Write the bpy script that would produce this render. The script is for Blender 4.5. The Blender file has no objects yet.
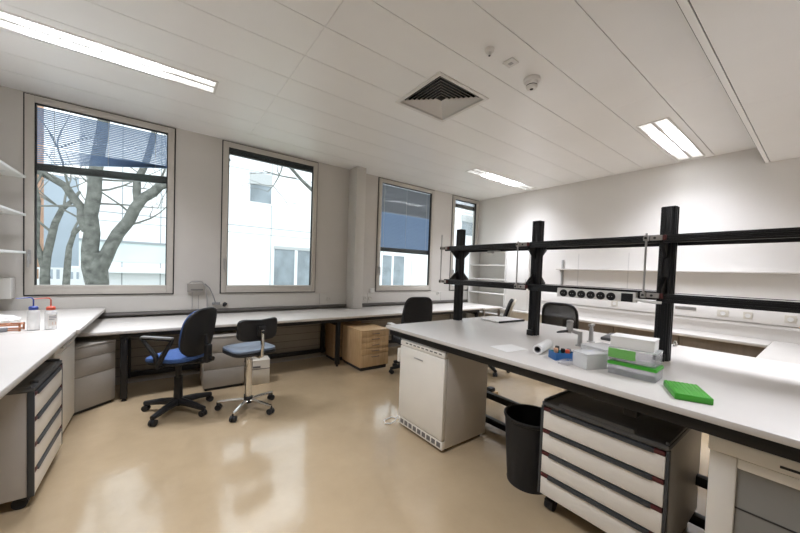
import bpy, bmesh, math, random
from mathutils import Vector, Matrix
random.seed(7)
R = math.radians
SC = bpy.context.scene
COL = SC.collection

# ---------------------------------------------------------------- camera, sky, exposure
cam_d = bpy.data.cameras.new('camera')
cam = bpy.data.objects.new('camera', cam_d); COL.objects.link(cam)
F_PX, YAW, PITCH, ROLL, SY = 322.0, R(36.7), R(-1.7), R(2.0), 13.6
fwd = Vector((math.sin(YAW)*math.cos(PITCH), math.cos(YAW)*math.cos(PITCH), math.sin(PITCH)))
rgt = Vector((math.cos(YAW), -math.sin(YAW), 0))
upv = rgt.cross(fwd)
r2 = rgt*math.cos(ROLL) + upv*math.sin(ROLL)
u2 = -rgt*math.sin(ROLL) + upv*math.cos(ROLL)
rot = Matrix((r2, u2, -fwd)).transposed()
cam.matrix_world = Matrix.Translation((0, 0, 1.5)) @ rot.to_4x4()
cam_d.sensor_width = 36; cam_d.lens = F_PX/800*36; cam_d.shift_y = SY/800
cam_d.clip_start = 0.02; cam_d.clip_end = 300
SC.camera = cam
world = bpy.data.worlds.new('overcast_sky'); SC.world = world; world.use_nodes = True
bg = world.node_tree.nodes['Background']
SKY_STRENGTH = 1.22
bg.inputs['Color'].default_value = (0.92, 0.96, 1.0, 1); bg.inputs['Strength'].default_value = SKY_STRENGTH
SC.view_settings.view_transform = 'Standard'; SC.view_settings.look = 'None'
SC.view_settings.gamma = 1; SC.view_settings.use_curve_mapping = False
SC.view_settings.exposure = 1.22
LAMP_W = 56.0          # watts of the lamp openings
LAMP_COL = (0.87, 0.90, 1.0)
SC.cycles.max_bounces = 10; SC.cycles.diffuse_bounces = 6; SC.cycles.transparent_max_bounces = 16
SC.cycles.use_denoising = True
SC.cycles.caustics_reflective = False; SC.cycles.caustics_refractive = False

# ---------------------------------------------------------------- materials
def mat(name, col, rough=0.5, metal=0.0, var=0.0, vscale=8.0, bump=0.0, bscale=60.0, spec=0.5, coat=0.0, trans=0.0, emit=None):
    m = bpy.data.materials.new(name); m.use_nodes = True
    nt = m.node_tree; b = nt.nodes['Principled BSDF']
    b.inputs['Base Color'].default_value = (*col, 1)
    b.inputs['Roughness'].default_value = rough; b.inputs['Metallic'].default_value = metal
    b.inputs['Specular IOR Level'].default_value = spec; b.inputs['Coat Weight'].default_value = coat
    tc = nt.nodes.new('ShaderNodeTexCoord')
    if var:
        n = nt.nodes.new('ShaderNodeTexNoise'); n.inputs['Scale'].default_value = vscale; n.inputs['Detail'].default_value = 4
        nt.links.new(tc.outputs['Object'], n.inputs['Vector'])
        cr = nt.nodes.new('ShaderNodeValToRGB')
        cr.color_ramp.elements[0].position = 0.3; cr.color_ramp.elements[1].position = 0.7
        cr.color_ramp.elements[0].color = (*[c*(1-var) for c in col], 1)
        cr.color_ramp.elements[1].color = (*[min(1, c*(1+var)) for c in col], 1)
        nt.links.new(n.outputs['Fac'], cr.inputs['Fac']); nt.links.new(cr.outputs['Color'], b.inputs['Base Color'])
    if bump:
        n2 = nt.nodes.new('ShaderNodeTexNoise'); n2.inputs['Scale'].default_value = bscale; n2.inputs['Detail'].default_value = 3
        nt.links.new(tc.outputs['Object'], n2.inputs['Vector'])
        bp = nt.nodes.new('ShaderNodeBump'); bp.inputs['Strength'].default_value = bump; bp.inputs['Distance'].default_value = 0.01
        nt.links.new(n2.outputs['Fac'], bp.inputs['Height']); nt.links.new(bp.outputs['Normal'], b.inputs['Normal'])
    if emit:
        b.inputs['Emission Color'].default_value = (*emit[:3], 1); b.inputs['Emission Strength'].default_value = emit[3]
    return m

def glassy(name, tint, refl, rough=0.02, body=0.0, bodycol=(1, 1, 1)):
    """thin clear sheet: transparent + mirror share (+ a cloudy diffuse share)"""
    m = bpy.data.materials.new(name); m.use_nodes = True
    nt = m.node_tree; nt.nodes.clear()
    out = nt.nodes.new('ShaderNodeOutputMaterial'); t = nt.nodes.new('ShaderNodeBsdfTransparent'); g = nt.nodes.new('ShaderNodeBsdfGlossy')
    t.inputs['Color'].default_value = (*tint, 1); g.inputs['Roughness'].default_value = rough
    mx = nt.nodes.new('ShaderNodeMixShader'); fr = nt.nodes.new('ShaderNodeLayerWeight'); fr.inputs['Blend'].default_value = 0.25
    mm = nt.nodes.new('ShaderNodeMath'); mm.operation = 'MULTIPLY'; mm.inputs[1].default_value = refl
    nt.links.new(fr.outputs['Fresnel'], mm.inputs[0]); nt.links.new(mm.outputs[0], mx.inputs['Fac'])
    src = t
    if body:
        d = nt.nodes.new('ShaderNodeBsdfDiffuse'); d.inputs['Color'].default_value = (*bodycol, 1)
        tl = nt.nodes.new('ShaderNodeBsdfTranslucent'); tl.inputs['Color'].default_value = (*bodycol, 1)
        a = nt.nodes.new('ShaderNodeMixShader'); a.inputs['Fac'].default_value = 0.22
        nt.links.new(d.outputs[0], a.inputs[1]); nt.links.new(tl.outputs[0], a.inputs[2])
        m2 = nt.nodes.new('ShaderNodeMixShader'); m2.inputs['Fac'].default_value = body
        nt.links.new(t.outputs[0], m2.inputs[1]); nt.links.new(a.outputs[0], m2.inputs[2]); src = m2
    nt.links.new(src.outputs[0], mx.inputs[1]); nt.links.new(g.outputs[0], mx.inputs[2])
    nt.links.new(mx.outputs[0], out.inputs['Surface'])
    return m

def wood(name, c1, c2, scale=3.0, rough=0.45):
    m = mat(name, c1, rough); nt = m.node_tree; b = nt.nodes['Principled BSDF']
    tc = nt.nodes.new('ShaderNodeTexCoord'); mp = nt.nodes.new('ShaderNodeMapping'); mp.inputs['Scale'].default_value = (14*scale, 14*scale, 1.2*scale)
    n = nt.nodes.new('ShaderNodeTexNoise'); n.inputs['Scale'].default_value = 1.0; n.inputs['Detail'].default_value = 5; n.inputs['Distortion'].default_value = 0.6
    cr = nt.nodes.new('ShaderNodeValToRGB'); cr.color_ramp.elements[0].position = .35; cr.color_ramp.elements[1].position = .65
    cr.color_ramp.elements[0].color = (*c1, 1); cr.color_ramp.elements[1].color = (*c2, 1)
    nt.links.new(tc.outputs['Object'], mp.inputs['Vector']); nt.links.new(mp.outputs[0], n.inputs['Vector'])
    nt.links.new(n.outputs['Fac'], cr.inputs['Fac']); nt.links.new(cr.outputs['Color'], b.inputs['Base Color'])
    return m

M = {}
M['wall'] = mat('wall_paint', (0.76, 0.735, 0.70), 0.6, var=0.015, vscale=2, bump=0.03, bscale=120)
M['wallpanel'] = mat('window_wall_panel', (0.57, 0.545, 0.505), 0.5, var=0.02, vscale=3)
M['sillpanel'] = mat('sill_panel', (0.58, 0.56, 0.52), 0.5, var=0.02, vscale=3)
M['ceil'] = mat('ceiling_metal_panel', (0.87, 0.86, 0.84), 0.34, var=0.015, vscale=2, bump=0.02, bscale=3)
M['dark'] = mat('dark_gap', (0.03, 0.03, 0.03), 0.8)
M['joint'] = mat('joint_shadow_gap', (0.16, 0.15, 0.14), 0.8)
M['seam'] = mat('panel_seam', (0.62, 0.60, 0.57), 0.7)
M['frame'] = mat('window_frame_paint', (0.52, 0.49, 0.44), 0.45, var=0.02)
M['glass'] = glassy('window_glass', (0.97, 0.99, 0.985), 0.35)
M['white'] = mat('white_laminate', (0.60, 0.57, 0.53), 0.38, var=0.02, vscale=5)
M['whitemetal'] = mat('white_enamel', (0.78, 0.75, 0.68), 0.35, var=0.015, vscale=4)
M['greyside'] = mat('grey_painted_steel', (0.43, 0.40, 0.36), 0.42, var=0.02)
M['greyped'] = mat('beige_grey_laminate', (0.31, 0.285, 0.25), 0.5, var=0.02)
M['fridgeshade'] = mat('shaded_fridge_enamel', (0.56, 0.52, 0.46), 0.4, var=0.02)  # white enamel with the side's shade and floor bounce put into its colour
M['front'] = mat('drawer_front_paint', (0.80, 0.765, 0.70), 0.42, var=0.015)
M['black'] = mat('black_powder_coat', (0.010, 0.010, 0.011), 0.38, var=0.1, spec=0.35)
M['blackplastic'] = mat('black_plastic', (0.013, 0.013, 0.014), 0.5, var=0.1, bump=0.05, bscale=300, spec=0.35)
M['blackrubber'] = mat('black_rubber', (0.02, 0.02, 0.02), 0.8)
M['anth'] = mat('anthracite_mat', (0.085, 0.087, 0.090), 0.45, var=0.1)
M['handle'] = mat('dark_handle_profile', (0.06, 0.065, 0.07), 0.3, 0.3)
M['red'] = mat('dark_red_plastic', (0.085, 0.014, 0.014), 0.5)
M['chrome'] = mat('chrome', (0.75, 0.74, 0.72), 0.14, 1.0)
M['steel'] = mat('brushed_steel', (0.55, 0.54, 0.52), 0.32, 1.0, var=0.05)
M['clampgrey'] = mat('clamp_grey', (0.38, 0.36, 0.34), 0.45)
M['alu'] = mat('grey_aluminium', (0.45, 0.44, 0.43), 0.4, 0.8)
M['outlet'] = mat('grey_outlet_plastic', (0.30, 0.28, 0.25), 0.5)
M['armgrey'] = mat('grey_hose_arm_highlight', (0.20, 0.20, 0.20), 0.35)  # highlight on the arm tops put into the colour; a hose shares it
M['bluefab'] = mat('blue_fabric', (0.045, 0.10, 0.27), 0.9, var=0.15, vscale=80, bump=0.2, bscale=400)
M['greyfab'] = mat('worn_grey_vinyl', (0.11, 0.14, 0.19), 0.35, var=0.3, vscale=6)
M['blackfab'] = mat('black_fabric', (0.014, 0.014, 0.016), 0.85, var=0.15, vscale=60, bump=0.15, bscale=300)
M['beech'] = wood('beech_veneer', (0.50, 0.33, 0.17), (0.60, 0.42, 0.235))
M['beechdark'] = wood('darker_beech_veneer', (0.34, 0.215, 0.11), (0.42, 0.275, 0.15))
M['brown'] = wood('brown_cabinet_front', (0.20, 0.165, 0.13), (0.24, 0.20, 0.16), 1.0, 0.5)
M['tube'] = mat('fluorescent_tube', (0.9, 0.9, 0.88), 0.4, emit=(0.95, 0.97, 1.0, 3.0))
M['tubedim'] = mat('fluorescent_tube_dim', (0.9, 0.9, 0.88), 0.4, emit=(0.95, 0.97, 1.0, 1.6))
M['louver'] = mat('lamp_reflector', (0.85, 0.84, 0.82), 0.35, 0.2)
M['lampwhite'] = mat('lamp_housing_paint', (0.74, 0.72, 0.69), 0.4)
M['plasticwhite'] = mat('white_plastic', (0.76, 0.75, 0.72), 0.35, var=0.01)
M['clear'] = glassy('clear_plastic', (0.99, 0.99, 1.0), 0.5, 0.08, body=0.13, bodycol=(0.95, 0.95, 1.0))
M['cloudy'] = glassy('cloudy_plastic', (0.99, 0.99, 0.99), 0.35, 0.2, body=0.42, bodycol=(0.98, 0.98, 0.97))
M['green'] = mat('green_plastic', (0.045, 0.33, 0.02), 0.38, var=0.08)
M['greenlight'] = mat('light_green_plastic', (0.16, 0.44, 0.10), 0.4, var=0.08)
M['bluepl'] = mat('blue_plastic', (0.02, 0.12, 0.34), 0.4, var=0.1)
M['teal'] = mat('teal_plastic', (0.05, 0.30, 0.36), 0.4)
M['capblue'] = mat('blue_cap', (0.03, 0.07, 0.33), 0.4)
M['capred'] = mat('red_cap', (0.62, 0.09, 0.04), 0.4)
M['label'] = mat('paper_label', (0.80, 0.78, 0.74), 0.7)
M['ink'] = mat('grey_print', (0.25, 0.25, 0.27), 0.8)
M['hazard'] = mat('orange_hazard_print', (0.62, 0.20, 0.07), 0.7)
M['rackwood'] = mat('orange_wire_coating', (0.48, 0.20, 0.10), 0.5, var=0.15, vscale=20)
M['paper'] = mat('paper', (0.80, 0.79, 0.76), 0.8, var=0.015, vscale=10)
M['card'] = mat('pale_carton', (0.62, 0.58, 0.50), 0.75, var=0.04, vscale=10)
M['skin'] = mat('peach_foam', (0.65, 0.36, 0.22), 0.8)
M['freezerglass'] = mat('grey_glass_door', (0.24, 0.24, 0.23), 0.15, var=0.04, vscale=3)
M['bark'] = mat('grey_green_bark', (0.125, 0.13, 0.118), 0.9, var=0.45, vscale=7, bump=0.8, bscale=22)
M['twig'] = mat('twig_bark', (0.16, 0.165, 0.15), 0.9, var=0.2)
M['facade'] = mat('white_facade_panel', (0.74, 0.765, 0.79), 0.6, var=0.02, vscale=0.4)
M['facadejoint'] = mat('facade_joint', (0.30, 0.33, 0.35), 0.7)
M['facadeband'] = mat('pale_green_glass_band', (0.58, 0.66, 0.67), 0.3, var=0.05, vscale=1)
M['fwin'] = mat('facade_window_glass', (0.20, 0.24, 0.27), 0.15, var=0.25, vscale=1.2)
M['shade'] = mat('pale_roller_shade', (0.42, 0.44, 0.45), 0.7)
M['farblock'] = mat('blue_grey_render', (0.34, 0.40, 0.47), 0.8, var=0.1, vscale=0.3)
M['brick'] = mat('orange_brick', (0.50, 0.30, 0.20), 0.85, var=0.15, vscale=3)
M['lawn'] = mat('winter_grass', (0.30, 0.32, 0.27), 0.95, var=0.15, vscale=0.8)
M['slat'] = None

def slat_mat(name, col, tr):
    m = bpy.data.materials.new(name); m.use_nodes = True
    nt = m.node_tree; nt.nodes.clear()
    out = nt.nodes.new('ShaderNodeOutputMaterial'); d = nt.nodes.new('ShaderNodeBsdfDiffuse'); t = nt.nodes.new('ShaderNodeBsdfTranslucent')
    d.inputs['Color'].default_value = (*col, 1); t.inputs['Color'].default_value = (*col, 1)
    x = nt.nodes.new('ShaderNodeMixShader'); x.inputs['Fac'].default_value = tr
    nt.links.new(d.outputs[0], x.inputs[1]); nt.links.new(t.outputs[0], x.inputs[2]); nt.links.new(x.outputs[0], out.inputs['Surface'])
    return m
M['slat'] = slat_mat('blue_blind_slat', (0.28, 0.37, 0.53), 0.55)
M['slatgrey'] = slat_mat('grey_blind_slat', (0.26, 0.27, 0.30), 0.5)  # headrails, and upper slats with shade put into the colour

# floor: poured beige resin, cloudy and glossy
def floor_mat():
    m = mat('beige_resin_floor', (0.50, 0.37, 0.22), 0.2, spec=0.9, coat=0.35)
    m.node_tree.nodes['Principled BSDF'].inputs['Coat Roughness'].default_value = 0.09
    nt = m.node_tree; b = nt.nodes['Principled BSDF']; tc = nt.nodes.new('ShaderNodeTexCoord')
    n = nt.nodes.new('ShaderNodeTexNoise'); n.inputs['Scale'].default_value = 2.2; n.inputs['Detail'].default_value = 8; n.inputs['Roughness'].default_value = .65
    cr = nt.nodes.new('ShaderNodeValToRGB'); cr.color_ramp.elements[0].position = .25; cr.color_ramp.elements[1].position = .75
    cr.color_ramp.elements[0].color = (0.39, 0.295, 0.18, 1); cr.color_ramp.elements[1].color = (0.47, 0.36, 0.225, 1)
    nt.links.new(tc.outputs['Object'], n.inputs['Vector']); nt.links.new(n.outputs['Fac'], cr.inputs['Fac']); nt.links.new(cr.outputs['Color'], b.inputs['Base Color'])
    n2 = nt.nodes.new('ShaderNodeTexNoise'); n2.inputs['Scale'].default_value = 5; n2.inputs['Detail'].default_value = 6
    rr = nt.nodes.new('ShaderNodeMapRange'); rr.inputs['To Min'].default_value = .09; rr.inputs['To Max'].default_value = .2
    nt.links.new(tc.outputs['Object'], n2.inputs['Vector']); nt.links.new(n2.outputs['Fac'], rr.inputs['Value']); nt.links.new(rr.outputs[0], b.inputs['Roughness'])
    n3 = nt.nodes.new('ShaderNodeTexNoise'); n3.inputs['Scale'].default_value = 16; n3.inputs['Detail'].default_value = 2
    bp = nt.nodes.new('ShaderNodeBump'); bp.inputs['Strength'].default_value = .06; bp.inputs['Distance'].default_value = .02
    nt.links.new(tc.outputs['Object'], n3.inputs['Vector']); nt.links.new(n3.outputs['Fac'], bp.inputs['Height']); nt.links.new(bp.outputs['Normal'], b.inputs['Normal'])
    return m
M['floor'] = floor_mat()

# ---------------------------------------------------------------- mesh building
class MB:
    def __init__(self, off=(0, 0, 0)):
        self.bm = bmesh.new(); self.o = Vector(off)
    def _v(self, p): return self.bm.verts.new(Vector(p) - self.o)
    def box(self, x0, x1, y0, y1, z0, z1, bev=0.0, mi=0, rot=None, pivot=None, seg=2):
        t = bmesh.new()
        vs = [t.verts.new((x, y, z)) for x in (x0, x1) for y in (y0, y1) for z in (z0, z1)]
        for f in ((0, 1, 3, 2), (4, 6, 7, 5), (0, 4, 5, 1), (2, 3, 7, 6), (0, 2, 6, 4), (1, 5, 7, 3)):
            t.faces.new([vs[i] for i in f])
        bmesh.ops.recalc_face_normals(t, faces=t.faces[:])
        if bev: bmesh.ops.bevel(t, geom=t.edges[:], offset=bev, segments=seg, affect='EDGES', profile=.5)
        if rot is not None:
            pv = Vector(pivot) if pivot else Vector(((x0+x1)/2, (y0+y1)/2, (z0+z1)/2))
            for v in t.verts: v.co = rot @ (v.co - pv) + pv
        self._merge(t, mi); return self
    def _merge(self, t, mi):
        mp = {v: self.bm.verts.new(v.co - self.o) for v in t.verts}
        for f in t.faces:
            nf = self.bm.faces.new([mp[v] for v in f.verts]); nf.material_index = mi
        t.free()
    def poly(self, pts, mi=0):
        f = self.bm.faces.new([self._v(p) for p in pts]); f.material_index = mi; return self
    def prism(self, pts, ext, mi=0, bev=0.0):
        """closed planar polygon (3d points) extruded along ext"""
        t = bmesh.new(); e = Vector(ext)
        a = [t.verts.new(Vector(p)) for p in pts]; b = [t.verts.new(Vector(p)+e) for p in pts]
        t.faces.new(a); t.faces.new(b[::-1]); n = len(a)
        for i in range(n): t.faces.new((a[i], b[i], b[(i+1) % n], a[(i+1) % n]))
        bmesh.ops.recalc_face_normals(t, faces=t.faces[:])
        if bev: bmesh.ops.bevel(t, geom=t.edges[:], offset=bev, segments=2, affect='EDGES', profile=.5)
        self._merge(t, mi); return self
    def tube(self, pts, rad, seg=8, mi=0, caps=True):
        pts = [Vector(p) for p in pts]; n = len(pts)
        if not isinstance(rad, (list, tuple)): rad = [rad]*n
        rings = []; nrm = None
        for i, p in enumerate(pts):
            d = (pts[min(i+1, n-1)] - pts[max(i-1, 0)]).normalized()
            if nrm is None:
                nrm = d.orthogonal().normalized()
            else:
                nrm = (nrm - d*nrm.dot(d)); nrm = nrm.normalized() if nrm.length > 1e-6 else d.orthogonal().normalized()
            bn = d.cross(nrm)
            rings.append([self._v(p + (nrm*math.cos(2*math.pi*k/seg) + bn*math.sin(2*math.pi*k/seg))*rad[i]) for k in range(seg)])
        for i in range(n-1):
            for k in range(seg):
                f = self.bm.faces.new((rings[i][k], rings[i][(k+1) % seg], rings[i+1][(k+1) % seg], rings[i+1][k])); f.material_index = mi
        if caps:
            for rg in (rings[0][::-1], rings[-1]):
                f = self.bm.faces.new(rg); f.material_index = mi
        return self
    def cyl(self, p0, p1, r0, r1=None, seg=20, mi=0):
        return self.tube([p0, p1], [r0, r0 if r1 is None else r1], seg, mi)
    def lathe(self, prof, c, seg=28, mi=0, axis=None):
        """profile [(r,h)] about an axis through c (default up)"""
        ax = Vector(axis or (0, 0, 1)).normalized(); n = ax.orthogonal().normalized(); b = ax.cross(n); c = Vector(c)
        rings = []
        for r, h in prof:
            if r < 1e-6: rings.append([self._v(c+ax*h)])
            else: rings.append([self._v(c + ax*h + (n*math.cos(2*math.pi*k/seg) + b*math.sin(2*math.pi*k/seg))*r) for k in range(seg)])
        for a, d in zip(rings[:-1], rings[1:]):
            for k in range(seg):
                k2 = (k+1) % seg
                vs = [a[0], d[k2], d[k]] if len(a) == 1 else ([a[k], a[k2], d[0]] if len(d) == 1 else [a[k], a[k2], d[k2], d[k]])
                if len(set(vs)) > 2:
                    f = self.bm.faces.new(vs); f.material_index = mi
        return self
    def ball(self, c, r, seg=14, mi=0, sc=(1, 1, 1)):
        t = bmesh.new(); bmesh.ops.create_uvsphere(t, u_segments=seg, v_segments=seg//2+2, radius=r)
        for v in t.verts: v.co = Vector((v.co.x*sc[0], v.co.y*sc[1], v.co.z*sc[2])) + Vector(c)
        self._merge(t, mi); return self
    def build(self, name, mats, parent=None, flat=False, xf=None):
        if not isinstance(mats, (list, tuple)): mats = [mats]
        bm = self.bm
        bm.normal_update()
        bmesh.ops.recalc_face_normals(bm, faces=bm.faces[:]) if not getattr(self, 'keep', False) else None
        if not flat:
            for f in bm.faces: f.smooth = True
            for e in bm.edges:
                e.smooth = len(e.link_faces) == 2 and e.calc_face_angle(9) < R(32)
        me = bpy.data.meshes.new(name); bm.to_mesh(me); bm.free()
        for m in mats: me.materials.append(m)
        o = bpy.data.objects.new(name, me); COL.objects.link(o)
        if parent: o.parent = parent
        else: o.location = self.o
        return o

def thing(name, label, cat, loc=(0, 0, 0), rotz=0.0, group=None):
    o = bpy.data.objects.new(name, None); COL.objects.link(o); o.empty_display_size = .05
    o.location = loc; o.rotation_euler = (0, 0, rotz); o['label'] = label; o['category'] = cat
    if group: o['group'] = group
    return o
def tag(o, label, cat, group=None, kind=None):
    o['label'] = label; o['category'] = cat
    if group: o['group'] = group
    if kind: o['kind'] = kind
    return o
def struct(o, label=None, cat=None):
    o['kind'] = 'structure'
    if label: o['label'] = label
    if cat: o['category'] = cat
    return o
def dup(root, loc, rotz=None, label=None):
    r = root.copy(); COL.objects.link(r); r.location = loc
    if rotz is not None: r.rotation_euler = (0, 0, rotz)
    if label: r['label'] = label
    for ch in list(root.children):
        c = ch.copy(); COL.objects.link(c); c.parent = r
        for g in ch.children:
            d = g.copy(); COL.objects.link(d); d.parent = c
    return r

# ================================================================ THE SETTING
XL, XR, YW, YB = -1.5, 6.56, 5.5, -1.7
ZC, ZS, YS = 3.36, 3.13, 0.62          # ceiling, lower soffit, soffit edge
WZ0 = 1.06
WIN = [(-1.25, 0.155), (0.72, 2.215), (3.475, 4.995), (5.575, 6.52)]

mb = MB(); mb.box(XL-.2, XR+.2, YB-.2, YW+.2, -.15, 0)
struct(mb.build('floor', M['floor']), 'glossy beige resin floor of the laboratory', 'floor')
# window wall: piers between the openings, sill zone below
mb = MB()
edges = [XL-.2] + [v for w in WIN for v in w] + [XR+.2]
for i in range(0, len(edges), 2):
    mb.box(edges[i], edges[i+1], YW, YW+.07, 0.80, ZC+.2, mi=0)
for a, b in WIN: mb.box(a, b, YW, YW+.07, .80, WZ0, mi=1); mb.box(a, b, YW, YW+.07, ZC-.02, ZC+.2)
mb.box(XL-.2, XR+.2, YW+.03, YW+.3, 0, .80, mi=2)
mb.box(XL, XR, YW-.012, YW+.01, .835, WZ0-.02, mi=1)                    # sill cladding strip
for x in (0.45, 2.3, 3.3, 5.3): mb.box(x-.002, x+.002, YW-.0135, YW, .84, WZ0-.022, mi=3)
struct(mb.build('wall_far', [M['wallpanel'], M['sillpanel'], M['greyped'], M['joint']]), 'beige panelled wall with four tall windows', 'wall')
mb = MB(); mb.box(XR, XR+.2, YB, YW+.2, 0, ZC+.2)
for y in (2.14, 2.98):
    mb.box(XR-.001, XR, y-.008, y+.008, 1.0, 1.95, mi=1)
struct(mb.build('wall_right', [M['wall'], M['seam']]), 'white wall behind the island bench', 'wall')
mb = MB(); mb.box(XL-.2, XL, YB, YW+.2, 0, ZC+.2); struct(mb.build('wall_left', M['wall']), 'wall behind the left counter', 'wall')
mb = MB(); mb.box(XL-.2, XR+.2, YB-.2, YB, 0, ZC+.2); struct(mb.build('wall_back', M['wall']), 'wall behind the viewer', 'wall')

# ceiling of long metal panels in rows, with openings for the lamps and the air outlet
LAMPS = {'A': (-1.38, 0.46, 3.83, 4.12), 'B': (4.46, 6.42, 3.84, 4.11), 'C': (4.64, 6.44, 1.20, 1.52), 'D': (-0.62, 1.18, 1.20, 1.52), 'E': (2.3, 4.1, -.40, -.08)}
VENT = (2.08, 2.76, 2.28, 2.95)
HOLES = [v for k, v in LAMPS.items() if k != 'E'] + [VENT]
def carve(rects, h):
    out = []
    for (x0, x1, y0, y1) in rects:
        a0, a1, b0, b1 = max(x0, h[0]), min(x1, h[1]), max(y0, h[2]), min(y1, h[3])
        if a0 >= a1 or b0 >= b1: out.append((x0, x1, y0, y1)); continue
        if x0 < a0: out.append((x0, a0, y0, y1))
        if a1 < x1: out.append((a1, x1, y0, y1))
        if y0 < b0: out.append((a0, a1, y0, b0))
        if b1 < y1: out.append((a0, a1, b1, y1))
    return out
mb = MB()
rows = [YS + .035] + [1.12 + .434*k for k in range(11)]
rows = [r for r in rows if r < YW-.05] + [YW]
xs = [XL, -1.98+2.98, 1.0+2.98, XR]
rects = []
for j in range(len(rows)-1):
    g = .003
    for i in range(3):
        rects.append((xs[i]+(.0012 if i else 0), xs[i+1]-(.0012 if i < 2 else 0), rows[j]+g, rows[j+1]-(g if j < len(rows)-2 else 0)))
for h in HOLES: rects = carve(rects, h)
for r in rects: mb.box(*r, ZC, ZC+.02)
mb.box(XL-.2, XR+.2, YS, YW+.3, ZC+.16, ZC+.2, mi=1)                          # dark void above the panels
for r in rects: mb.poly([(r[0]-.006, r[2]-.006, ZC+.021), (r[1]+.006, r[2]-.006, ZC+.021), (r[1]+.006, r[3]+.006, ZC+.021), (r[0]-.006, r[3]+.006, ZC+.021)], mi=2)
# lower soffit on the near side
for (a, b) in ((XL, 1.3), (1.302, 4.29), (4.292, XR)):
    for (c, d) in ((YB, -.5), (-.492, .06), (.063, YS-.05)):
        mb.box(a, b, c, d, ZS, ZC+.2)
mb.box(XL, XR, YS-.055, YS-.045, ZS+.008, ZC+.2, mi=1)
mb.box(XL, XR, YS-.045, YS-.006, ZS-.006, ZC+.2, mi=0); mb.box(XL, XR, YS-.006, YS+.001, ZS+.004, ZC+.2, mi=2)
ceil = struct(mb.build('ceiling', [M['ceil'], M['dark'], M['joint']]), 'white metal panel ceiling', 'ceiling')

# pilaster between second and third window
mb = MB(); mb.box(2.83, 3.02, 5.20, YW, .768, ZC, bev=.006)
struct(mb.build('trim_1', M['sillpanel']), 'boxed pilaster rising from the bench between the windows', 'pilaster')
mb = MB(); mb.box(XL, XR, YW-.04, YW+.02, .795, .83); struct(mb.build('trim_2', M['joint']), 'dark shadow gap behind the window bench', 'trim')
mb = MB(); mb.box(XR-.012, XR, YB, 5.4, 0, .08); struct(mb.build('baseboard_right', M['greyped']), None, None)

# windows
def window(n, a, b, label):
    fw, d0, d1 = .095, YW-.028, YW+.055
    z0, z1 = WZ0, ZC-.012
    mb = MB((a, YW, z0)); J = .014
    def ring(a, b, z0, z1, w, y0, y1, bev, mi=0):
        mb.box(a, a+w, y0, y1, z0, z1, bev, mi); mb.box(b-w, b, y0, y1, z0, z1, bev, mi)
        mb.box(a+w, b-w, y0, y1, z0, z0+w, bev, mi); mb.box(a+w, b-w, y0, y1, z1-w, z1, bev, mi)
    ring(a, b, z0, z1, J, YW-.008, d1, 0, 1)
    ring(a+J, b-J, z0+J, z1-J, fw-J-.008, d0, d1, .004, 0); mb.box(a+fw-.008, b-fw+.008, d0, d1, z0+fw-.012, z0+fw+.03, .003)
    ring(a+fw-.008, b-fw+.008, z0+fw-.008, z1-fw+.008, .012, d0+.02, d1-.02, 0, 1)
    w = mb.build('window_%d' % n, [M['frame'], M['dark']])
    struct(w, label, 'window')
    g = MB((a, YW, z0)); g.box(a+fw, b-fw, YW+.03, YW+.034, z0+fw, z1-fw); g.build('pane', M['glass'], w)
    h = MB((a, YW, z0)); hx = a+.052
    h.box(hx-.014, hx+.014, d0-.012, d0, z0+.37, z0+.53, .004); h.cyl((hx, d0-.01, z0+.49), (hx, d0-.055, z0+.49), .009, seg=10)
    h.box(hx-.010, hx+.010, d0-.066, d0-.046, z0+.33, z0+.50, .004)
    h.build('window_handle', M['alu'], w)
    return w
window(1, *WIN[0], 'leftmost tall window with a large tree behind and a lopsided blue blind')
window(2, *WIN[1], 'second window showing the white facade, its blind drawn up')
window(3, *WIN[2], 'third window with a blue blind lowered over its upper half')
window(4, *WIN[3], 'narrow window in the far corner behind the island shelving')

# ================================================================ BLINDS (outside the panes)
BY = YW + .115
def blind(a, b, label, z_top, z_slats, n, tilt, fan=0, lowl=None, lowr=None, rail=None, shaded_to=None):
    t = thing('venetian_blind', label, 'blind', ((a+b)/2, BY, z_top), 0, 'window blinds')
    off = t.location
    h = MB(off); h.box(a, b, BY-.03, BY+.03, z_top+.005, z_top+.035, .004); h.build('headrail', M['slatgrey'], t)
    s = MB(off); s.keep = True
    dz = (z_top-.035 - z_slats)/max(n, 1); w = .040
    def slat(zl, zr, tl, m):
        c, q = w*math.cos(tl), w*math.sin(tl)
        for (u0, u1) in ((-.5, 0), (0, .5)):
            k0 = .0035 if u0 == 0 else 0; k1 = .0035 if u1 == 0 else 0
            s.poly([(a+.01, BY+c*u0, zl+q*u0+k0), (b-.01, BY+c*u0, zr+q*u0+k0), (b-.01, BY+c*u1, zr+q*u1+k1), (a+.01, BY+c*u1, zl+q*u1+k1)], m)
    for k in range(n):
        z = z_top-.04-dz*(k+.5)
        if shaded_to and z > shaded_to: z += .010
        slat(z, z, tilt, 1 if (shaded_to and z > shaded_to) else 0)  # shade on the upper slats is painted by the greyer material
    for k in range(fan):
        f = (k+1)/fan
        slat(z_slats+(lowl-z_slats)*f, z_slats+(lowr-z_slats)*f, tilt*.8, 0)
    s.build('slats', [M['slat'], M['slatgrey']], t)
    if rail:
        r_ = MB(off); r_.prism([(a, BY-.03, rail[0]-.04), (b, BY-.03, rail[1]-.05), (b, BY-.03, rail[1]+.05), (a, BY-.03, rail[0]+.04)], (0, .06, 0), bev=.005)
        r_.build('bottom_rail', M['handle'], t)
        for x in (a+.16, (a+b)/2, b-.16):
            zz = rail[0]+(rail[1]-rail[0])*(x-a)/(b-a)
            c = MB(off); c.tube([(x, BY-.024, z_top), (x, BY-.024, zz)], .0022, 5); c.build('cord', M['plasticwhite'], t)
    return t
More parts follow.
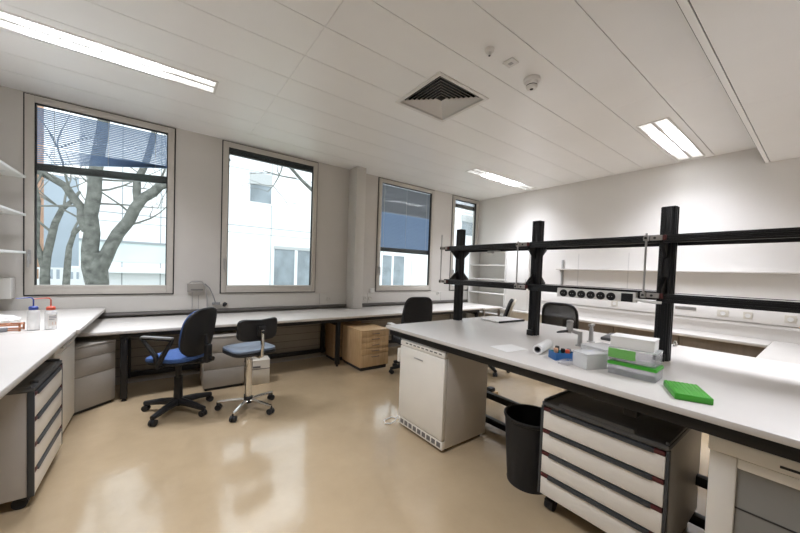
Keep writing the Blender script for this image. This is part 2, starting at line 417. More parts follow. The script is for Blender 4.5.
a, b = WIN[0]; blind(a+.065, b-.065, 'blue venetian blind hanging crooked in the leftmost window', 3.295, 2.83, 19, R(-10), fan=9, lowl=2.60, lowr=2.82, rail=(2.56, 2.645))
a, b = WIN[1]; blind(a+.065, b-.03, 'raised venetian blind bunched at the top of the second window', 3.35, 3.27, 5, R(10), rail=(3.235, 3.235))
a, b = WIN[2]; blind(a+.065, b+.02, 'blue venetian blind lowered to half height in the third window', 3.295, 1.97, 44, R(-66), rail=(1.93, 1.93), shaded_to=2.70)
a, b = WIN[3]; blind(a+.065, b+.04, 'dark bunched venetian blind atop the narrow corner window', 3.37, 3.19, 14, R(12), rail=(3.15, 3.15))

# ================================================================ CEILING FITTINGS
def lamp(key, label, tube_mat, W):
    x0, x1, y0, y1 = LAMPS[key]; zc = ZS-.112 if key == 'E' else ZC
    t = thing('ceiling_lamp', label, 'lamp', ((x0+x1)/2, (y0+y1)/2, zc), 0, 'twin tube ceiling lamps')
    off = t.location
    f = MB(off); w = .022
    f.box(x0, x0+w, y0, y1, zc-.008, zc+.1, .002); f.box(x1-w, x1, y0, y1, zc-.008, zc+.1, .002)
    f.box(x0+w, x1-w, y0, y0+w, zc-.008, zc+.1, .002); f.box(x0+w, x1-w, y1-w, y1, zc-.008, zc+.1, .002)
    f.box(x0, x1, y0, y1, zc+.1, zc+.108); ym = (y0+y1)/2
    f.box(x0+w, x1-w, ym-.016, ym+.016, zc-.004, zc+.1, .002)
    f.build('housing', M['lampwhite'], t)
    for (a, b) in ((y0+w, ym-.016), (ym+.016, y1-w)):
        c = (a+b)/2
        tb = MB(off); tb.cyl((x0+w+.01, c, zc+.055), (x1-w-.01, c, zc+.055), .013, seg=12); tb.build('tube', tube_mat, t)
        lv = MB(off); lv.keep = True
        for s in (-1, 1):
            pts = [(c+s*(b-a)/2, zc), (c+s*(b-a)/2*.96, zc+.04), (c+s*(b-a)/2*.6, zc+.09)]
            for (p, q) in zip(pts[:-1], pts[1:]):
                lv.poly([(x0+w, p[0], p[1]), (x1-w, p[0], p[1]), (x1-w, q[0], q[1]), (x0+w, q[0], q[1])])
        n = 20
        for k in range(1, n):
            x = x0+w+(x1-x0-2*w)*k/n
            lv.poly([(x, a, zc+.001), (x, b, zc+.001), (x, b, zc+.038), (x, a, zc+.038)])
        lv.build('louvre', M['louver'], t)
    for (a, b) in ((y0+w, ym-.016), (ym+.016, y1-w)):
        ld = bpy.data.lights.new('lamp_light', 'AREA'); ld.shape = 'RECTANGLE'; ld.size = x1-x0-.90; ld.size_y = (b-a)*.75
        ld.energy = W/2; ld.color = LAMP_COL; ld.spread = R(125)
        lo = bpy.data.objects.new('lamp_light', ld); COL.objects.link(lo); lo.parent = t; lo.location = (0, (a+b)/2-off.y, .041)
    return t
lamp('A', 'long twin tube ceiling lamp above the leftmost window, cut by the frame', M['tube'], LAMP_W*.42)
lamp('B', 'dim slim ceiling lamp near the far corner window', M['tubedim'], LAMP_W*.52)
lamp('C', 'bright twin tube ceiling lamp close to the white right wall', M['tube'], LAMP_W*.48)
lamp('D', 'added unseen twin tube ceiling lamp overhead the viewer', M['tube'], LAMP_W*.38)  # out of view, added to brighten the near part of the room
lamp('E', 'added unseen twin tube lamp on the lower ceiling above the near end of the island', M['tube'], LAMP_W*.42)  # extra lamp beyond the frame, put in to light the island

# four way air outlet: pyramid of louvres hanging under the ceiling
x0, x1, y0, y1 = VENT; cx, cy = (x0+x1)/2, (y0+y1)/2
t = thing('air_diffuser', 'square four way air outlet with dark louvres in the ceiling', 'air vent', (cx, cy, ZC)); off = t.location
f = MB(off)
for (a, b, c, d) in ((x0-.02, x1+.02, y0-.02, y0+.02), (x0-.02, x1+.02, y1-.02, y1+.02), (x0-.02, x0+.02, y0+.02, y1-.02), (x1-.02, x1+.02, y0+.02, y1-.02)):
    f.box(a, b, c, d, ZC-.012, ZC+.02, .003)
f.build('frame', M['lampwhite'], t)
bk = MB(off); bk.box(x0, x1, y0, y1, ZC+.12, ZC+.13); bk.build('plenum', M['dark'], t)
lv = MB(off); lv.keep = True
n = 9
for k in range(n):
    r0 = .325*(1-k/n); zz = ZC + .012 - .006*k/n
    rin = r0-.012
    # each ring: a flared sheet-metal square, outer lip low, inner edge high
    ro, ri, zo, zi_ = r0, r0-.026, zz-.012, zz+.016
    if ri < .02: continue
    o = [(cx-ro, cy-ro, zo), (cx+ro, cy-ro, zo), (cx+ro, cy+ro, zo), (cx-ro, cy+ro, zo)]
    i_ = [(cx-ri, cy-ri, zi_), (cx+ri, cy-ri, zi_), (cx+ri, cy+ri, zi_), (cx-ri, cy+ri, zi_)]
    for q in range(4): lv.poly([o[q], o[(q+1) % 4], i_[(q+1) % 4], i_[q]])
lv.build('louvre', M['lampwhite'], t)

# sensors
s = MB((2.17, 1.78, ZC)); s.lathe([(0, -.055), (.014, -.055), (.016, -.03), (.036, -.022), (.038, 0)], (2.17, 1.78, ZC)); s.lathe([(0, -.058), (.009, -.057), (.0095, -.04)], (2.17, 1.78, ZC), mi=1)
tag(s.build('ceiling_sensor', [M['lampwhite'], M['dark']]), 'small round sensor with a dark centre, nearest the air outlet', 'sensor')
s = MB((2.445, 1.768, ZC)); s.box(2.395, 2.495, 1.718, 1.818, ZC-.014, ZC, .004); s.box(2.428, 2.462, 1.75, 1.786, ZC-.0165, ZC-.013, mi=1)
tag(s.build('ceiling_sensor_plate', [M['lampwhite'], M['alu']]), 'small square ceiling plate between the round sensor and smoke detector', 'sensor')
s = thing('smoke_detector', 'white domed smoke detector on the ceiling', 'smoke detector', (2.81, 1.787, ZC)); off = s.location
q = MB(off); q.lathe([(.075, 0), (.075, -.024), (.066, -.034), (0, -.034)], off); q.build('base', M['lampwhite'], s)
q = MB(off); q.lathe([(.057, -.034), (.057, -.054), (.049, -.062), (.049, -.070), (.053, -.072), (.043, -.092), (0, -.098)], off); q.build('dome', M['lampwhite'], s)
q = MB(off); q.lathe([(.0495, -.0625), (.0500, -.066), (.0495, -.0695)], off); q.lathe([(0, -.0995), (.014, -.099), (.016, -.096)], off); q.build('vent_slot', M['dark'], s)

# ================================================================ BENCHES AND CABINETS
# long bench under the windows
t = thing('window_bench', 'long white bench on black legs running under the windows', 'bench', (2.3, 5.0, 0)); off = t.location
q = MB(off); q.box(-1.45, 5.5, 4.43, 5.455, .73, .765, .006); q.build('tabletop', M['white'], t)
q = MB(off); q.box(-.34, 5.46, 4.455, 4.495, .68, .729, .003); q.box(-.34, 5.46, 5.36, 5.40, .68, .729, .003); q.build('apron', M['black'], t)
for x in (-.30, 2.19, 5.40):
    q = MB(off); q.box(x-.03, x+.03, 4.45, 4.51, .03, .68, .004); q.box(x-.025, x+.025, 4.51, 5.34, .625, .68, .003)
    q.cyl((x, 4.48, .0), (x, 4.48, .03), .022, .015, 12); q.box(x-.025, x+.025, 5.03, 5.085, .08, .625, .003); q.box(x-.03, x+.03, 5.34, 5.40, .03, .68, .004); q.cyl((x, 5.37, 0), (x, 5.37, .03), .022, .015, 12)
    q.build('leg', M['black'], t)
for (a, b) in ((-.274, 2.164), (2.216, 5.374)):
    q = MB(off); q.box(a, b, 5.035, 5.08, .09, .15, .003); q.build('foot_rail', M['black'], t)

# convector cover boards under the bench
for i, (a, b) in enumerate(((-.9, 1.05), (1.06, 2.72), (2.73, 5.2))):
    c = MB(((a+b)/2, 5.15, 0)); c.box(a, b, 5.0 if False else 5.10, 5.28, .0, .64, .004)
    for z in (.10, .21, .32, .43, .54): c.box(a+.002, b-.002, 5.096, 5.101, z-.004, z+.004, mi=1)
    tag(c.build('convector_cover', [M['greyped'], M['joint']]), ('grey ribbed convector cover behind the blue chair, left under the bench',
        'grey ribbed convector cover between the chairs and the beech drawer units', 'grey ribbed convector cover right of the beech drawer units')[i], 'radiator cover', 'convector covers under the window bench')

# left counter: two worktops
for nm, lab, (y0, y1), z in (('worktop', 'near white worktop of the left counter, in front of the wash bottles', (-1.2, 3.815), .9), ('worktop', 'far white worktop carrying two wash bottles at the window', (3.827, 5.47), .902)):
    xf = -.565 if y0 < 0 else -.548
    q = MB((-1.0, (y0+y1)/2, z-.04)); q.box(-1.48, xf, y0, y1, z-.04, z, .008)
    tag(q.build(nm, M['white']), lab, 'worktop', 'left counter worktops')
t = thing('counter_frame', 'grey steel frame carrying the left counter worktops', 'frame', (-1.0, 2.5, 0)); off = t.location
q = MB(off); q.box(-1.45, -.62, -1.15, -1.10, 0, .858); q.box(-1.45, -1.40, -1.10, 5.40, .78, .858); q.box(-.9, -.86, 1.06, 2.6, .80, .858, .003); q.build('rail', M['greyside'], t)
for y in (1.0, 2.6):
    q = MB(off); q.box(-1.45, -1.39, y, y+.06, 0, .78, .003); q.box(-1.39, -.70, y+.005, y+.055, .80, .858, .003); q.build('leg', M['greyside'], t)

def drawer_unit(name, label, loc, rotz, W, D, zb, zt, mat_side):
    """front faces local -Y; x across; four drawers, raised black tray top, castors"""
    t = thing(name, label, 'drawer unit', loc, rotz, 'mobile drawer units with black tray tops')
    h = W/2; n = 4
    q = MB(); q.box(-h, h, .012, D, zb, zt-.03, .004); q.build('body', mat_side, t)
    q = MB(); q.box(-h-.004, h+.004, -.012, D+.004, zt-.03, zt-.006, .004)
    q.box(-h, -h+.014, .0, D, zt-.008, zt+.008, .003); q.box(h-.014, h, .0, D, zt-.008, zt+.008, .003); q.box(-h+.014, h-.014, D-.014, D, zt-.008, zt+.008, .003)
    q.box(-h+.10, h-.14, -.010, .03, zt-.008, zt+.014, .005); q.build('tray_top', M['anth'], t)
    for s_ in (-1, 1):
        q = MB(); q.box(s_*h-.007, s_*h+.007, -.014, .016, zb, zt-.031, .002); q.build('corner_profile', M['handle'], t)
    zz0, zz1 = zb+.004, zt-.034; dh = (zz1-zz0)/n
    for k in range(n):
        a = zz0+k*dh; b = a+dh-.004
        d = MB(); d.box(-h+.009, h-.009, -.012, .011, a, b-.024, .003); dr = d.build('drawer', M['front'], t)
        g = MB(); g.box(-h+.055, h-.055, -.018, .010, b-.024, b-.003, .004); g.box(-h+.055, h-.055, -.021, -.012, b-.024, b-.017, .002); g.build('handle', M['handle'], dr)
        for s in (-1, 1):
            c = MB(); xx = s*(h-.034); c.box(xx-.024, xx+.024, -.014, .010, b-.024, b-.003, .003); c.build('corner_cap', M['red'], dr)
    for (x, y) in ((-h+.05, .04), (h-.05, .04), (-h+.06, D-.07), (h-.06, D-.07)):
        caster(t, (x, y, 0), zb)
    return t
def caster(t, p, ztop, r=.036):
    x, y, _ = p
    c = MB(); c.cyl((x-.012, y+.012, r), (x+.012, y+.012, r), r, seg=16); c.cyl((x-.026, y+.012, r), (x-.014, y+.012, r), r*.98, seg=16); c.cyl((x+.014, y+.012, r), (x+.026, y+.012, r), r*.98, seg=16)
    c.cyl((x, y, r+.01), (x, y, ztop), .010, seg=10); c.box(x-.028, x+.028, y-.02, y+.03, r+.012, r+.034, .006)
    c.cyl((x, y, ztop-.006), (x, y, ztop), .03, seg=14)
    return c.build('castor', M['blackplastic'], t)
# front faces -X on the island, +X on the left counter
drawer_unit('drawer_unit', 'four drawer unit on castors under the island, right of the black bin', (1.98, .752, 0), R(-90), .635, .68, .105, .705, M['greyside'])
drawer_unit('drawer_unit', 'four drawer unit on castors under the left counter', (-.605, 3.14, 0), R(90), .68, .66, .075, .735, M['greyside'])

# tall narrow white cupboard at the end of the left counter
t = thing('base_cupboard', 'narrow white base cupboard beyond the left drawer unit', 'cupboard', (-1.0, 4.02, 0)); off = t.location
q = MB(off); q.box(-1.385, -.66, 3.525, 4.245, .03, .855, .003); q.build('body', M['whitemetal'], t)
q = MB(off); q.box(-.659, -.641, 3.528, 4.243, .04, .73, .003); d = q.build('door', M['front'], t)
q = MB(off); q.box(-.659, -.641, 3.528, 4.243, .738, .852, .003); d = q.build('drawer', M['front'], t)
h = MB(off); h.tube([(-.642, 3.60, .80), (-.613, 3.60, .80), (-.613, 4.17, .80), (-.642, 4.17, .80)], .008, 8); h.build('handle', M['alu'], d)
q = MB(off); q.box(-1.40, -.68, 3.55, 4.25, 0, .03); q.build('plinth', M['dark'], t)

# pedestals
def pedestal(name, label, loc, rotz, W, D, z0, z1, splits, m, group=None, plinth=True, hand=None):
    t = thing(name, label, 'drawer unit', loc, rotz, group); h = W/2
    q = MB(); q.box(-h, h, .018, D, z0, z1-.019, .003); q.build('body', m, t)
    zs = [z0+.004] + [z0+(z1-z0)*s for s in splits] + [z1-.02]
    for a, b in zip(zs[:-1], zs[1:]):
        d = MB(); d.box(-h+.004, h-.004, 0, .017, a+.002, b-.002, .002); dr = d.build('drawer', m, t)
        if hand:
            g = MB(); zc = b-.035
            g.tube([(-.06, .002, zc), (-.06, -.018, zc), (.06, -.018, zc), (.06, .002, zc)], .0045, 6); g.build('handle', hand, dr)
    q = MB(); q.box(-h, h, -.002, D, z1-.018, z1, .003); q.build('top_panel', m, t)
    q = MB(); q.box(-h+.02, h-.02, .03, D-.02, 0, z0); q.build('plinth', M['dark'], t)
    return t
pedestal('corner_pedestal', 'grey drawer pedestal set diagonally in the left corner under the bench', (-.510, 4.375, 0), R(43), .385, .45, .03, .665, (.52, .80), M['greyped'])
pedestal('grey_pedestal', 'grey three drawer pedestal behind the blue chair', (.635, 4.32, 0), R(-1), .44, .45, .03, .64, (.36, .68), M['greyped'])
pedestal('wooden_pedestal', 'light beech drawer unit with five drawers at the bench', (2.60, 4.05, 0), 0, .485, .60, .05, .60, (.34, .50, .66, .82), M['beech'], 'beech drawer units', hand=M['handle'])
pedestal('wooden_pedestal', 'darker beech drawer unit tucked behind the light one', (2.50, 4.74, 0), 0, .50, .34, .05, .62, (.34, .50, .66, .82), M['beechdark'], 'beech drawer units', hand=M['handle'])
t = thing('carton', 'small pale carton on the floor beneath the bench behind the stool', 'box', (1.02, 4.37, 0), R(-6)); 
q = MB(); q.box(-.13, .13, -.10, .10, 0, .30, .003); q.build('box_body', M['card'], t)
q = MB(); q.box(-.13, .13, -.103, -.100, .19, .20); q.box(-.07, .02, -.104, -.100, .21, .235, .001); q.build('handle_slot', M['joint'], t)
q = MB(); q.box(-.132, .132, -.102, .102, .298, .306, .002); q.build('lid', M['card'], t)

# ---------------------------------------------------------------- island bench with shelving
IZ = .945
t = thing('island_bench', 'long white island bench on a black steel frame', 'bench', (2.7, .8, 0)); off = t.location
q = MB(off); q.box(1.83, 3.57, -1.2, 2.67, IZ-.032, IZ, .006); q.build('tabletop', M['white'], t)
q = MB(off)
for (a, b, c, d) in ((1.865, 1.905, -1.15, 2.64), (3.495, 3.535, -1.15, 2.64), (1.905, 3.495, 2.60, 2.64), (1.905, 3.495, -1.15, -1.11), (2.58, 2.62, -1.11, 2.60)):
    q.box(a, b, c, d, IZ-.092, IZ-.033, .003)
q.build('apron', M['black'], t)
for y in (2.18, .58, -.95):
    q = MB(off); q.box(2.56, 2.64, y-.03, y+.03, .06, IZ-.092, .004); q.box(2.03, 2.66, y-.035, y+.035, .03, .075, .006); q.box(1.91, 3.49, y-.03, y+.03, IZ-.14, IZ-.093, .004)
    for x in (2.07, 2.6): q.cyl((x, y, 0), (x, y, .03), .025, .018, 12)
    q.build('leg', M['black'], t)
for z in (.07, .31):
    q = MB(off); q.box(2.575, 2.625, -.92, 2.15, z-.028, z+.028, .003); q.build('foot_rail', M['black'], t)

# shelving on the island
t = thing('island_shelving', 'black post and shelf superstructure standing on the island bench', 'shelving', (2.8, 1.0, IZ)); off = t.location
POSTS = [2.60, 1.645, .685, -.275]
for y in POSTS:
    q = MB(off); h = .038
    q.box(2.8-h, 2.8+h, y-h, y+h, IZ, 2.0, .003)
    for s in (-1, 1):                                                     # profile ribs on the faces
        for d in (-.019, .019):
            q.box(2.8+d-.007, 2.8+d+.007, y+s*(h+.003)-.003, y+s*(h+.003)+.003, IZ, 1.998, .001)
            q.box(2.8+s*(h+.003)-.003, 2.8+s*(h+.003)+.003, y+d-.007, y+d+.007, IZ, 1.998, .001)
    p = q.build('post', M['black'], t)
    for s in (-1, 1):                                                     # gussets carrying the shelves on both sides
        g = MB(off); g.prism([(2.8+s*.042, y-.012, 1.770), (2.8+s*.145, y-.012, 1.770), (2.8+s*.145, y-.012, 1.735), (2.8+s*.042, y-.012, 1.645)], (0, .024, 0), bev=.002); g.build('gusset', M['black'], p)
        g = MB(off); g.prism([(2.8+s*.042, y-.012, 1.39), (2.8+s*.145, y-.012, 1.39), (2.8+s*.145, y-.012, 1.432), (2.8+s*.042, y-.012, 1.52)], (0, .024, 0), bev=.002); g.build('gusset', M['black'], p)
    if y < POSTS[0]:
        f = MB(off); f.box(2.8-h-.03, 2.8-h-.002, y-.03, y+.03, IZ, IZ+.05, .004); f.cyl((2.8-h-.02, y-.02, IZ+.05), (2.8-h-.02, y-.02, IZ+.07), .007, seg=8); f.build('foot_clamp', M['black'], p)
for lvl, (zb, zt) in enumerate(((1.362, 1.420), (1.744, 1.797))):
    for k in range(3):
        y1 = POSTS[k]-.012 if k else POSTS[k]+.10; y0 = POSTS[k+1]+.012
        dz = (-.012 if (k == 2 and lvl == 0) else 0)
        bd = MB(off); bd.box(2.672, 2.757, y0, y1, zb+dz+.03, zt+dz-.004, .002); bd.box(2.843, 2.928, y0, y1, zb+dz+.03, zt+dz-.004, .002)
        bd.box(2.757, 2.843, y0+.03, y1-(.03 if k else .145), zb+dz+.03, zt+dz-.004, .001)
        b_ = bd.build('shelf_board', M['white'] if lvl == 0 else M['anth'], t)
        zb2, zt2 = zb+dz, zt+dz
        r_ = MB(off)
        if lvl == 0 and k == 1:
            r_.box(2.65, 2.671, y0, y1, zt2-.012, zt2, .002); r_.box(2.66, 2.671, y0, y1, zb2, zt2-.012, .002)
        else:
            r_.box(2.648, 2.671, y0, y1, zb2, zt2, .003); r_.box(2.642, 2.648, y0, y1, zb2+.012, zb2+.022, .001); r_.box(2.642, 2.648, y0, y1, zt2-.022, zt2-.012, .001)
        r_.build('edge_rail', M['black'], b_)
        r_ = MB(off); r_.box(2.929, 2.952, y0, y1, zb2, zt2, .003); r_.build('edge_rail', M['black'], b_)
def rod_clamp(y, z0, z1, label):
    t = thing('clamp_rod', label, 'rod', (2.625, y, 1.39), 0, 'clamp rods on the island shelving'); off = t.location
    q = MB(off); q.cyl((2.628, y, z0), (2.628, y, z1), .0065, seg=10); q.build('rod', M['alu'], t)
    for z in (1.392, 1.775):
        q = MB(off); q.box(2.614, 2.642, y-.014, y+.014, z-.018, z+.020, .004); q.box(2.630, 2.645, y-.085, y-.016, z-.016, z+.018, .004)
        for yy in (y, y-.045): q.cyl((2.632 if yy < y else 2.6145, yy, z), (2.626 if yy < y else 2.609, yy, z), .008, seg=10, mi=1)
        c = q.build('clamp_block', [M['clampgrey'], M['dark']], t)
        q = MB(off); q.box(2.630, 2.646, y-.105, y-.086, z-.016, z+.018, .003); q.build('red_end', M['red'], c)
rod_clamp(2.735, 1.375, 1.93, 'thin clamp rod at the far end of the island shelving')
rod_clamp(1.735, 1.375, 1.81, 'thin clamp rod beside the middle post')
rod_clamp(.762, 1.375, 1.81, 'thin clamp rod beside the nearest post')
# socket strip hung on the lower shelf of the middle bay
t = thing('socket_strip', 'white socket strip with six black sockets on the lower shelf', 'power strip', (2.62, 1.1, 1.34)); off = t.location
q = MB(off); q.box(2.612, 2.656, .80, 1.345, 1.335, 1.405, .004); q.box(2.606, 2.612, 1.3, 1.3005, 1.33, 1.40); q.build('channel', M['plasticwhite'], t)
for k in range(6):
    y = 1.29-.068*k
    q = MB(off); q.lathe([(0, .010), (.020, .010), (.021, .006), (.028, .008), (.029, 0)], (2.612, y, 1.366), 20, axis=(-1, 0, 0))
    for s in (-1, 1): q.cyl((2.6025, y+s*.009, 1.366), (2.601, y+s*.009, 1.366), .003, seg=6, mi=1)
    q.build('socket', [M['blackplastic'], M['steel']], t)
q = MB(off); q.box(2.607, 2.613, .815, .885, 1.338, 1.396, .002)
for z in (1.352, 1.367, 1.382): q.box(2.604, 2.608, .822, .878, z-.004, z+.004, .001)
q.build('breaker_block', M['blackplastic'], t)
q = MB(off); q.tube([(2.615, .80, 1.36), (2.618, .75, 1.35), (2.622, .70, 1.347), (2.63, .66, 1.349)], .009, 8); q.build('cord', M['plasticwhite'], t)
t = tag(MB((2.75, 2.3, 1.73)).box(2.73, 2.77, 2.10, 2.16, 1.712, 1.739, .004).box(2.735, 2.765, 2.02, 2.10, 1.725, 1.739, .003).build('shelf_bracket', M['alu']), 'small grey bracket under the far upper shelf', 'bracket')

# ---------------------------------------------------------------- fridge, freezer, bin under the island
t = thing('undercounter_fridge', 'white undercounter fridge at the far end of the island', 'fridge', (2.135, 2.165, 0)); off = Vector((2.15, 2.19, 0))
q = MB(off); q.box(1.925, 2.45, 1.885, 2.485, .025, .835, .008); q.build('body', M['fridgeshade'], t)
q = MB(off); q.box(1.888, 2.45, 1.883, 2.487, .836, .852, .005); q.build('top_panel', M['alu'], t)
q = MB(off); q.box(1.882, 1.922, 1.885, 2.485, .105, .785, .008); dr = q.build('door', M['whitemetal'], t)
q = MB(off); q.box(1.878, 1.883, 2.15, 2.27, .705, .715, .001); q.build('logo_strip', M['alu'], dr)
q = MB(off); q.box(1.868, 1.90, 2.486, 2.512, .62, .75, .005); q.build('door_handle', M['whitemetal'], dr)
q = MB(off); q.box(1.884, 1.924, 1.885, 2.485, .79, .834, .005); v = q.build('control_panel', M['whitemetal'], t)
q = MB(off)
for k in range(9): q.box(1.8825, 1.886, 1.92+k*.056, 1.955+k*.056, .812, .824, .001)
q.build('vent_slot', M['joint'], v)
q = MB(off); q.box(1.890, 1.924, 1.885, 2.485, .025, .098, .004); v = q.build('kick_grille', M['whitemetal'], t)
q = MB(off)
for k in range(9): q.box(1.888, 1.892, 1.905+k*.063, 1.95+k*.063, .042, .082, .001)
q.build('vent_slot', M['joint'], v)
for (x, y) in ((1.96, 1.93), (1.96, 2.44), (2.40, 1.93), (2.40, 2.44)):
    q = MB(off); q.cyl((x, y, 0), (x, y, .03), .02, seg=10); q.build('foot', M['blackplastic'], t)
q = MB((1.9, 2.55, 0)); q.tube([(1.98, 2.52, .006), (1.90, 2.62, .006), (1.80, 2.60, .006), (1.775, 2.54, .006), (1.81, 2.50, .012), (1.86, 2.505, .02), (1.89, 2.52, .03), (1.91, 2.52, .06)], .006, 8)
tag(q.build('power_cable', M['plasticwhite']), 'white cable looped on the floor left of the fridge', 'cable')

t = thing('glass_door_freezer', 'white cabinet with grey glass door under the near end of the island', 'freezer', (2.25, .005, .018)); off = Vector((2.25, .0, 0))
q = MB(off); q.box(1.99, 2.52, -.30, .285, .03, .79, .006); q.build('body', M['whitemetal'], t)
q = MB(off); q.prism([(1.945, -.305, .745), (1.945, -.305, .805), (1.975, -.305, .845), (2.53, -.305, .845), (2.53, -.305, .785), (1.99, -.305, .785), (1.985, -.305, .745)], (0, .595, 0), bev=.006)
tp = q.build('top_panel', M['whitemetal'], t)
q = MB(off); q.box(1.943, 1.946, .02, .085, .765, .775, .001); q.build('handle_slot', M['dark'], tp)
q = MB(off); q.cyl((2.05, .12, .8445), (2.05, .12, .8462), .007, seg=10); q.build('screw_cap', M['joint'], tp)
q = MB(off)
for (a, b, c, d) in ((.20, .285, .035, .742), (-.30, -.22, .035, .742), (-.22, .20, .035, .11), (-.22, .20, .70, .742)): q.box(1.952, 1.988, a, b, c, d, .006)
dr = q.build('door', M['whitemetal'], t)
q = MB(off); q.box(1.966, 1.974, -.225, .205, .105, .705); q.build('door_glass', M['freezerglass'], dr)
q = MB(off)
q.box(1.963, 1.967, -.22, .20, .527, .533)
q.build('shelf_line', M['dark'], dr)
for (x, y) in ((2.03, -.26), (2.03, .24), (2.48, -.26), (2.48, .24)):
    q = MB(off); q.cyl((x, y, -.018), (x, y, .035), .02, seg=10); q.build('foot', M['blackplastic'], t)

t = thing('waste_bin', 'round black waste bin between the fridge and the drawer unit', 'bin', (2.175, 1.262, 0)); off = t.location
q = MB(off); q.keep = True
q.lathe([(0, .012), (.150, .012), (.182, .46), (.189, .465), (.192, .475), (.192, .485), (.185, .488), (.175, .482), (.145, .02), (0, .02)], off, 40); q.build('bucket', M['blackplastic'], t)
q = MB(off); q.lathe([(.151, 0), (.153, .012), (.145, .014)], off, 40); q.build('base_ring', M['blackplastic'], t)
q = MB((3.3, 2.46, 0)); q.box(3.24, 3.36, 2.40, 2.52, 0, .05, .003)
tag(q.build('wooden_block', M['beech']), 'small wooden block on the floor behind the fridge', 'block')
q = MB((3.3, 2.46, .05)); q.box(3.25, 3.33, 2.42, 2.50, .05, .10, .012); tag(q.build('power_adapter', M['blackplastic']), 'black adapter resting on the wooden block', 'adapter')

# ---------------------------------------------------------------- along the right wall
t = thing('wall_bench', 'white bench along the right wall with brown fronts below', 'bench', (6.3, 1.8, 0)); off = t.location
q = MB(off); q.box(6.02, 6.545, .44, 4.33, .70, .74, .005); q.build('tabletop', M['white'], t)
for k in range(3):
    q = MB(off); a = .46+k*.85; q.box(6.10, 6.54, a, a+.84, .06, .699, .003); q.build('brown_front', M['brown'], t)
for k in range(2):
    q = MB(off); a = 3.02+k*.65; q.box(6.10, 6.54, a, a+.64, .06, .699, .003); q.build('white_front', M['front'], t)
q = MB(off); q.box(6.14, 6.53, .47, 4.30, 0, .06); q.build('plinth', M['dark'], t)
t = thing('side_table', 'white table standing out from the right wall beyond the island', 'table', (5.7, -.1, 0)); off = t.location
q = MB(off); q.box(4.85, 6.545, -.6, .435, .70, .74, .005); q.build('tabletop', M['white'], t)
for (x, y) in ((4.92, -.54), (4.92, .38), (6.48, -.54), (6.48, .38)):
    q = MB(off); q.box(x-.025, x+.025, y-.025, y+.025, 0, .70, .003); q.build('leg', M['black'], t)
q = MB(off); q.box(4.95, 6.45, .36, .40, .64, .699, .002); q.box(4.95, 6.45, -.56, -.52, .64, .699, .002); q.build('apron', M['black'], t)
# return table in the corner behind shelving
t = thing('corner_table', 'white table filling the far corner beside the open shelf unit', 'table', (5.85, 4.9, 0)); off = t.location
q = MB(off); q.box(5.51, 6.14, 4.35, 5.45, .73, .767, .005); q.build('tabletop', M['white'], t)
for (x, y) in ((5.56, 4.42), (6.08, 4.42), (5.56, 5.38), (6.08, 5.38)):
    q = MB(off); q.box(x-.02, x+.02, y-.02, y+.02, 0, .73, .003); q.build('leg', M['alu'], t)
# open shelf unit and closed cupboard
t = thing('open_shelf_unit', 'white open shelf unit in the far right corner', 'shelf unit', (6.36, 4.85, 0)); off = t.location
q = MB(off); q.box(6.17, 6.545, 5.40, 5.42, 0, 2.06); q.build('side_panel', M['plasticwhite'], t)
q = MB(off); q.box(6.17, 6.545, 4.36, 4.38, 0, 2.06); q.build('side_panel', M['plasticwhite'], t)
q = MB(off); q.box(6.535, 6.545, 4.38, 5.40, 0, 2.06); q.build('back_panel', M['plasticwhite'], t)
for z in (.06, .56, 1.04, 1.37, 1.70, 2.04):
    q = MB(off); q.box(6.18, 6.534, 4.381, 5.399, z-.011, z+.011, .002); q.build('shelf', M['plasticwhite'], t)
t = thing('tall_cupboard', 'tall white cupboard next to the open shelf unit', 'cupboard', (6.36, 4.1, 0)); off = t.location
q = MB(off); q.box(6.20, 6.545, 3.80, 4.35, .0 if False else .745, 2.06, .003); q.build('body', M['plasticwhite'], t)
q = MB(off); q.box(6.178, 6.198, 3.803, 4.347, .76, 2.055, .003); d = q.build('door', M['plasticwhite'], t)
q = MB(off); q.tube([(6.18, 3.85, 1.25), (6.155, 3.85, 1.25), (6.155, 3.85, 1.40), (6.18, 3.85, 1.40)], .006, 6); q.build('handle', M['alu'], d)
# wall shelf on brackets
t = thing('wall_shelf', 'long white shelf on the right wall behind the island', 'shelf', (6.4, 1.4, 1.62)); off = t.location
q = MB(off); q.box(6.43, 6.555, -.6, 3.36, 1.628, 1.652, .004); q.build('shelf_board', M['white'], t)
for y in (3.28, 1.6, -.1):
    q = MB(off); q.box(6.535, 6.558, y-.02, y+.02, .98, 1.83, .002); b_ = q.build('upright', M['alu'], t)
    q = MB(off); q.prism([(6.535, y-.006, 1.624), (6.45, y-.006, 1.624), (6.45, y-.006, 1.612), (6.535, y-.006, 1.55)], (0, .012, 0)); q.build('bracket', M['alu'], b_)
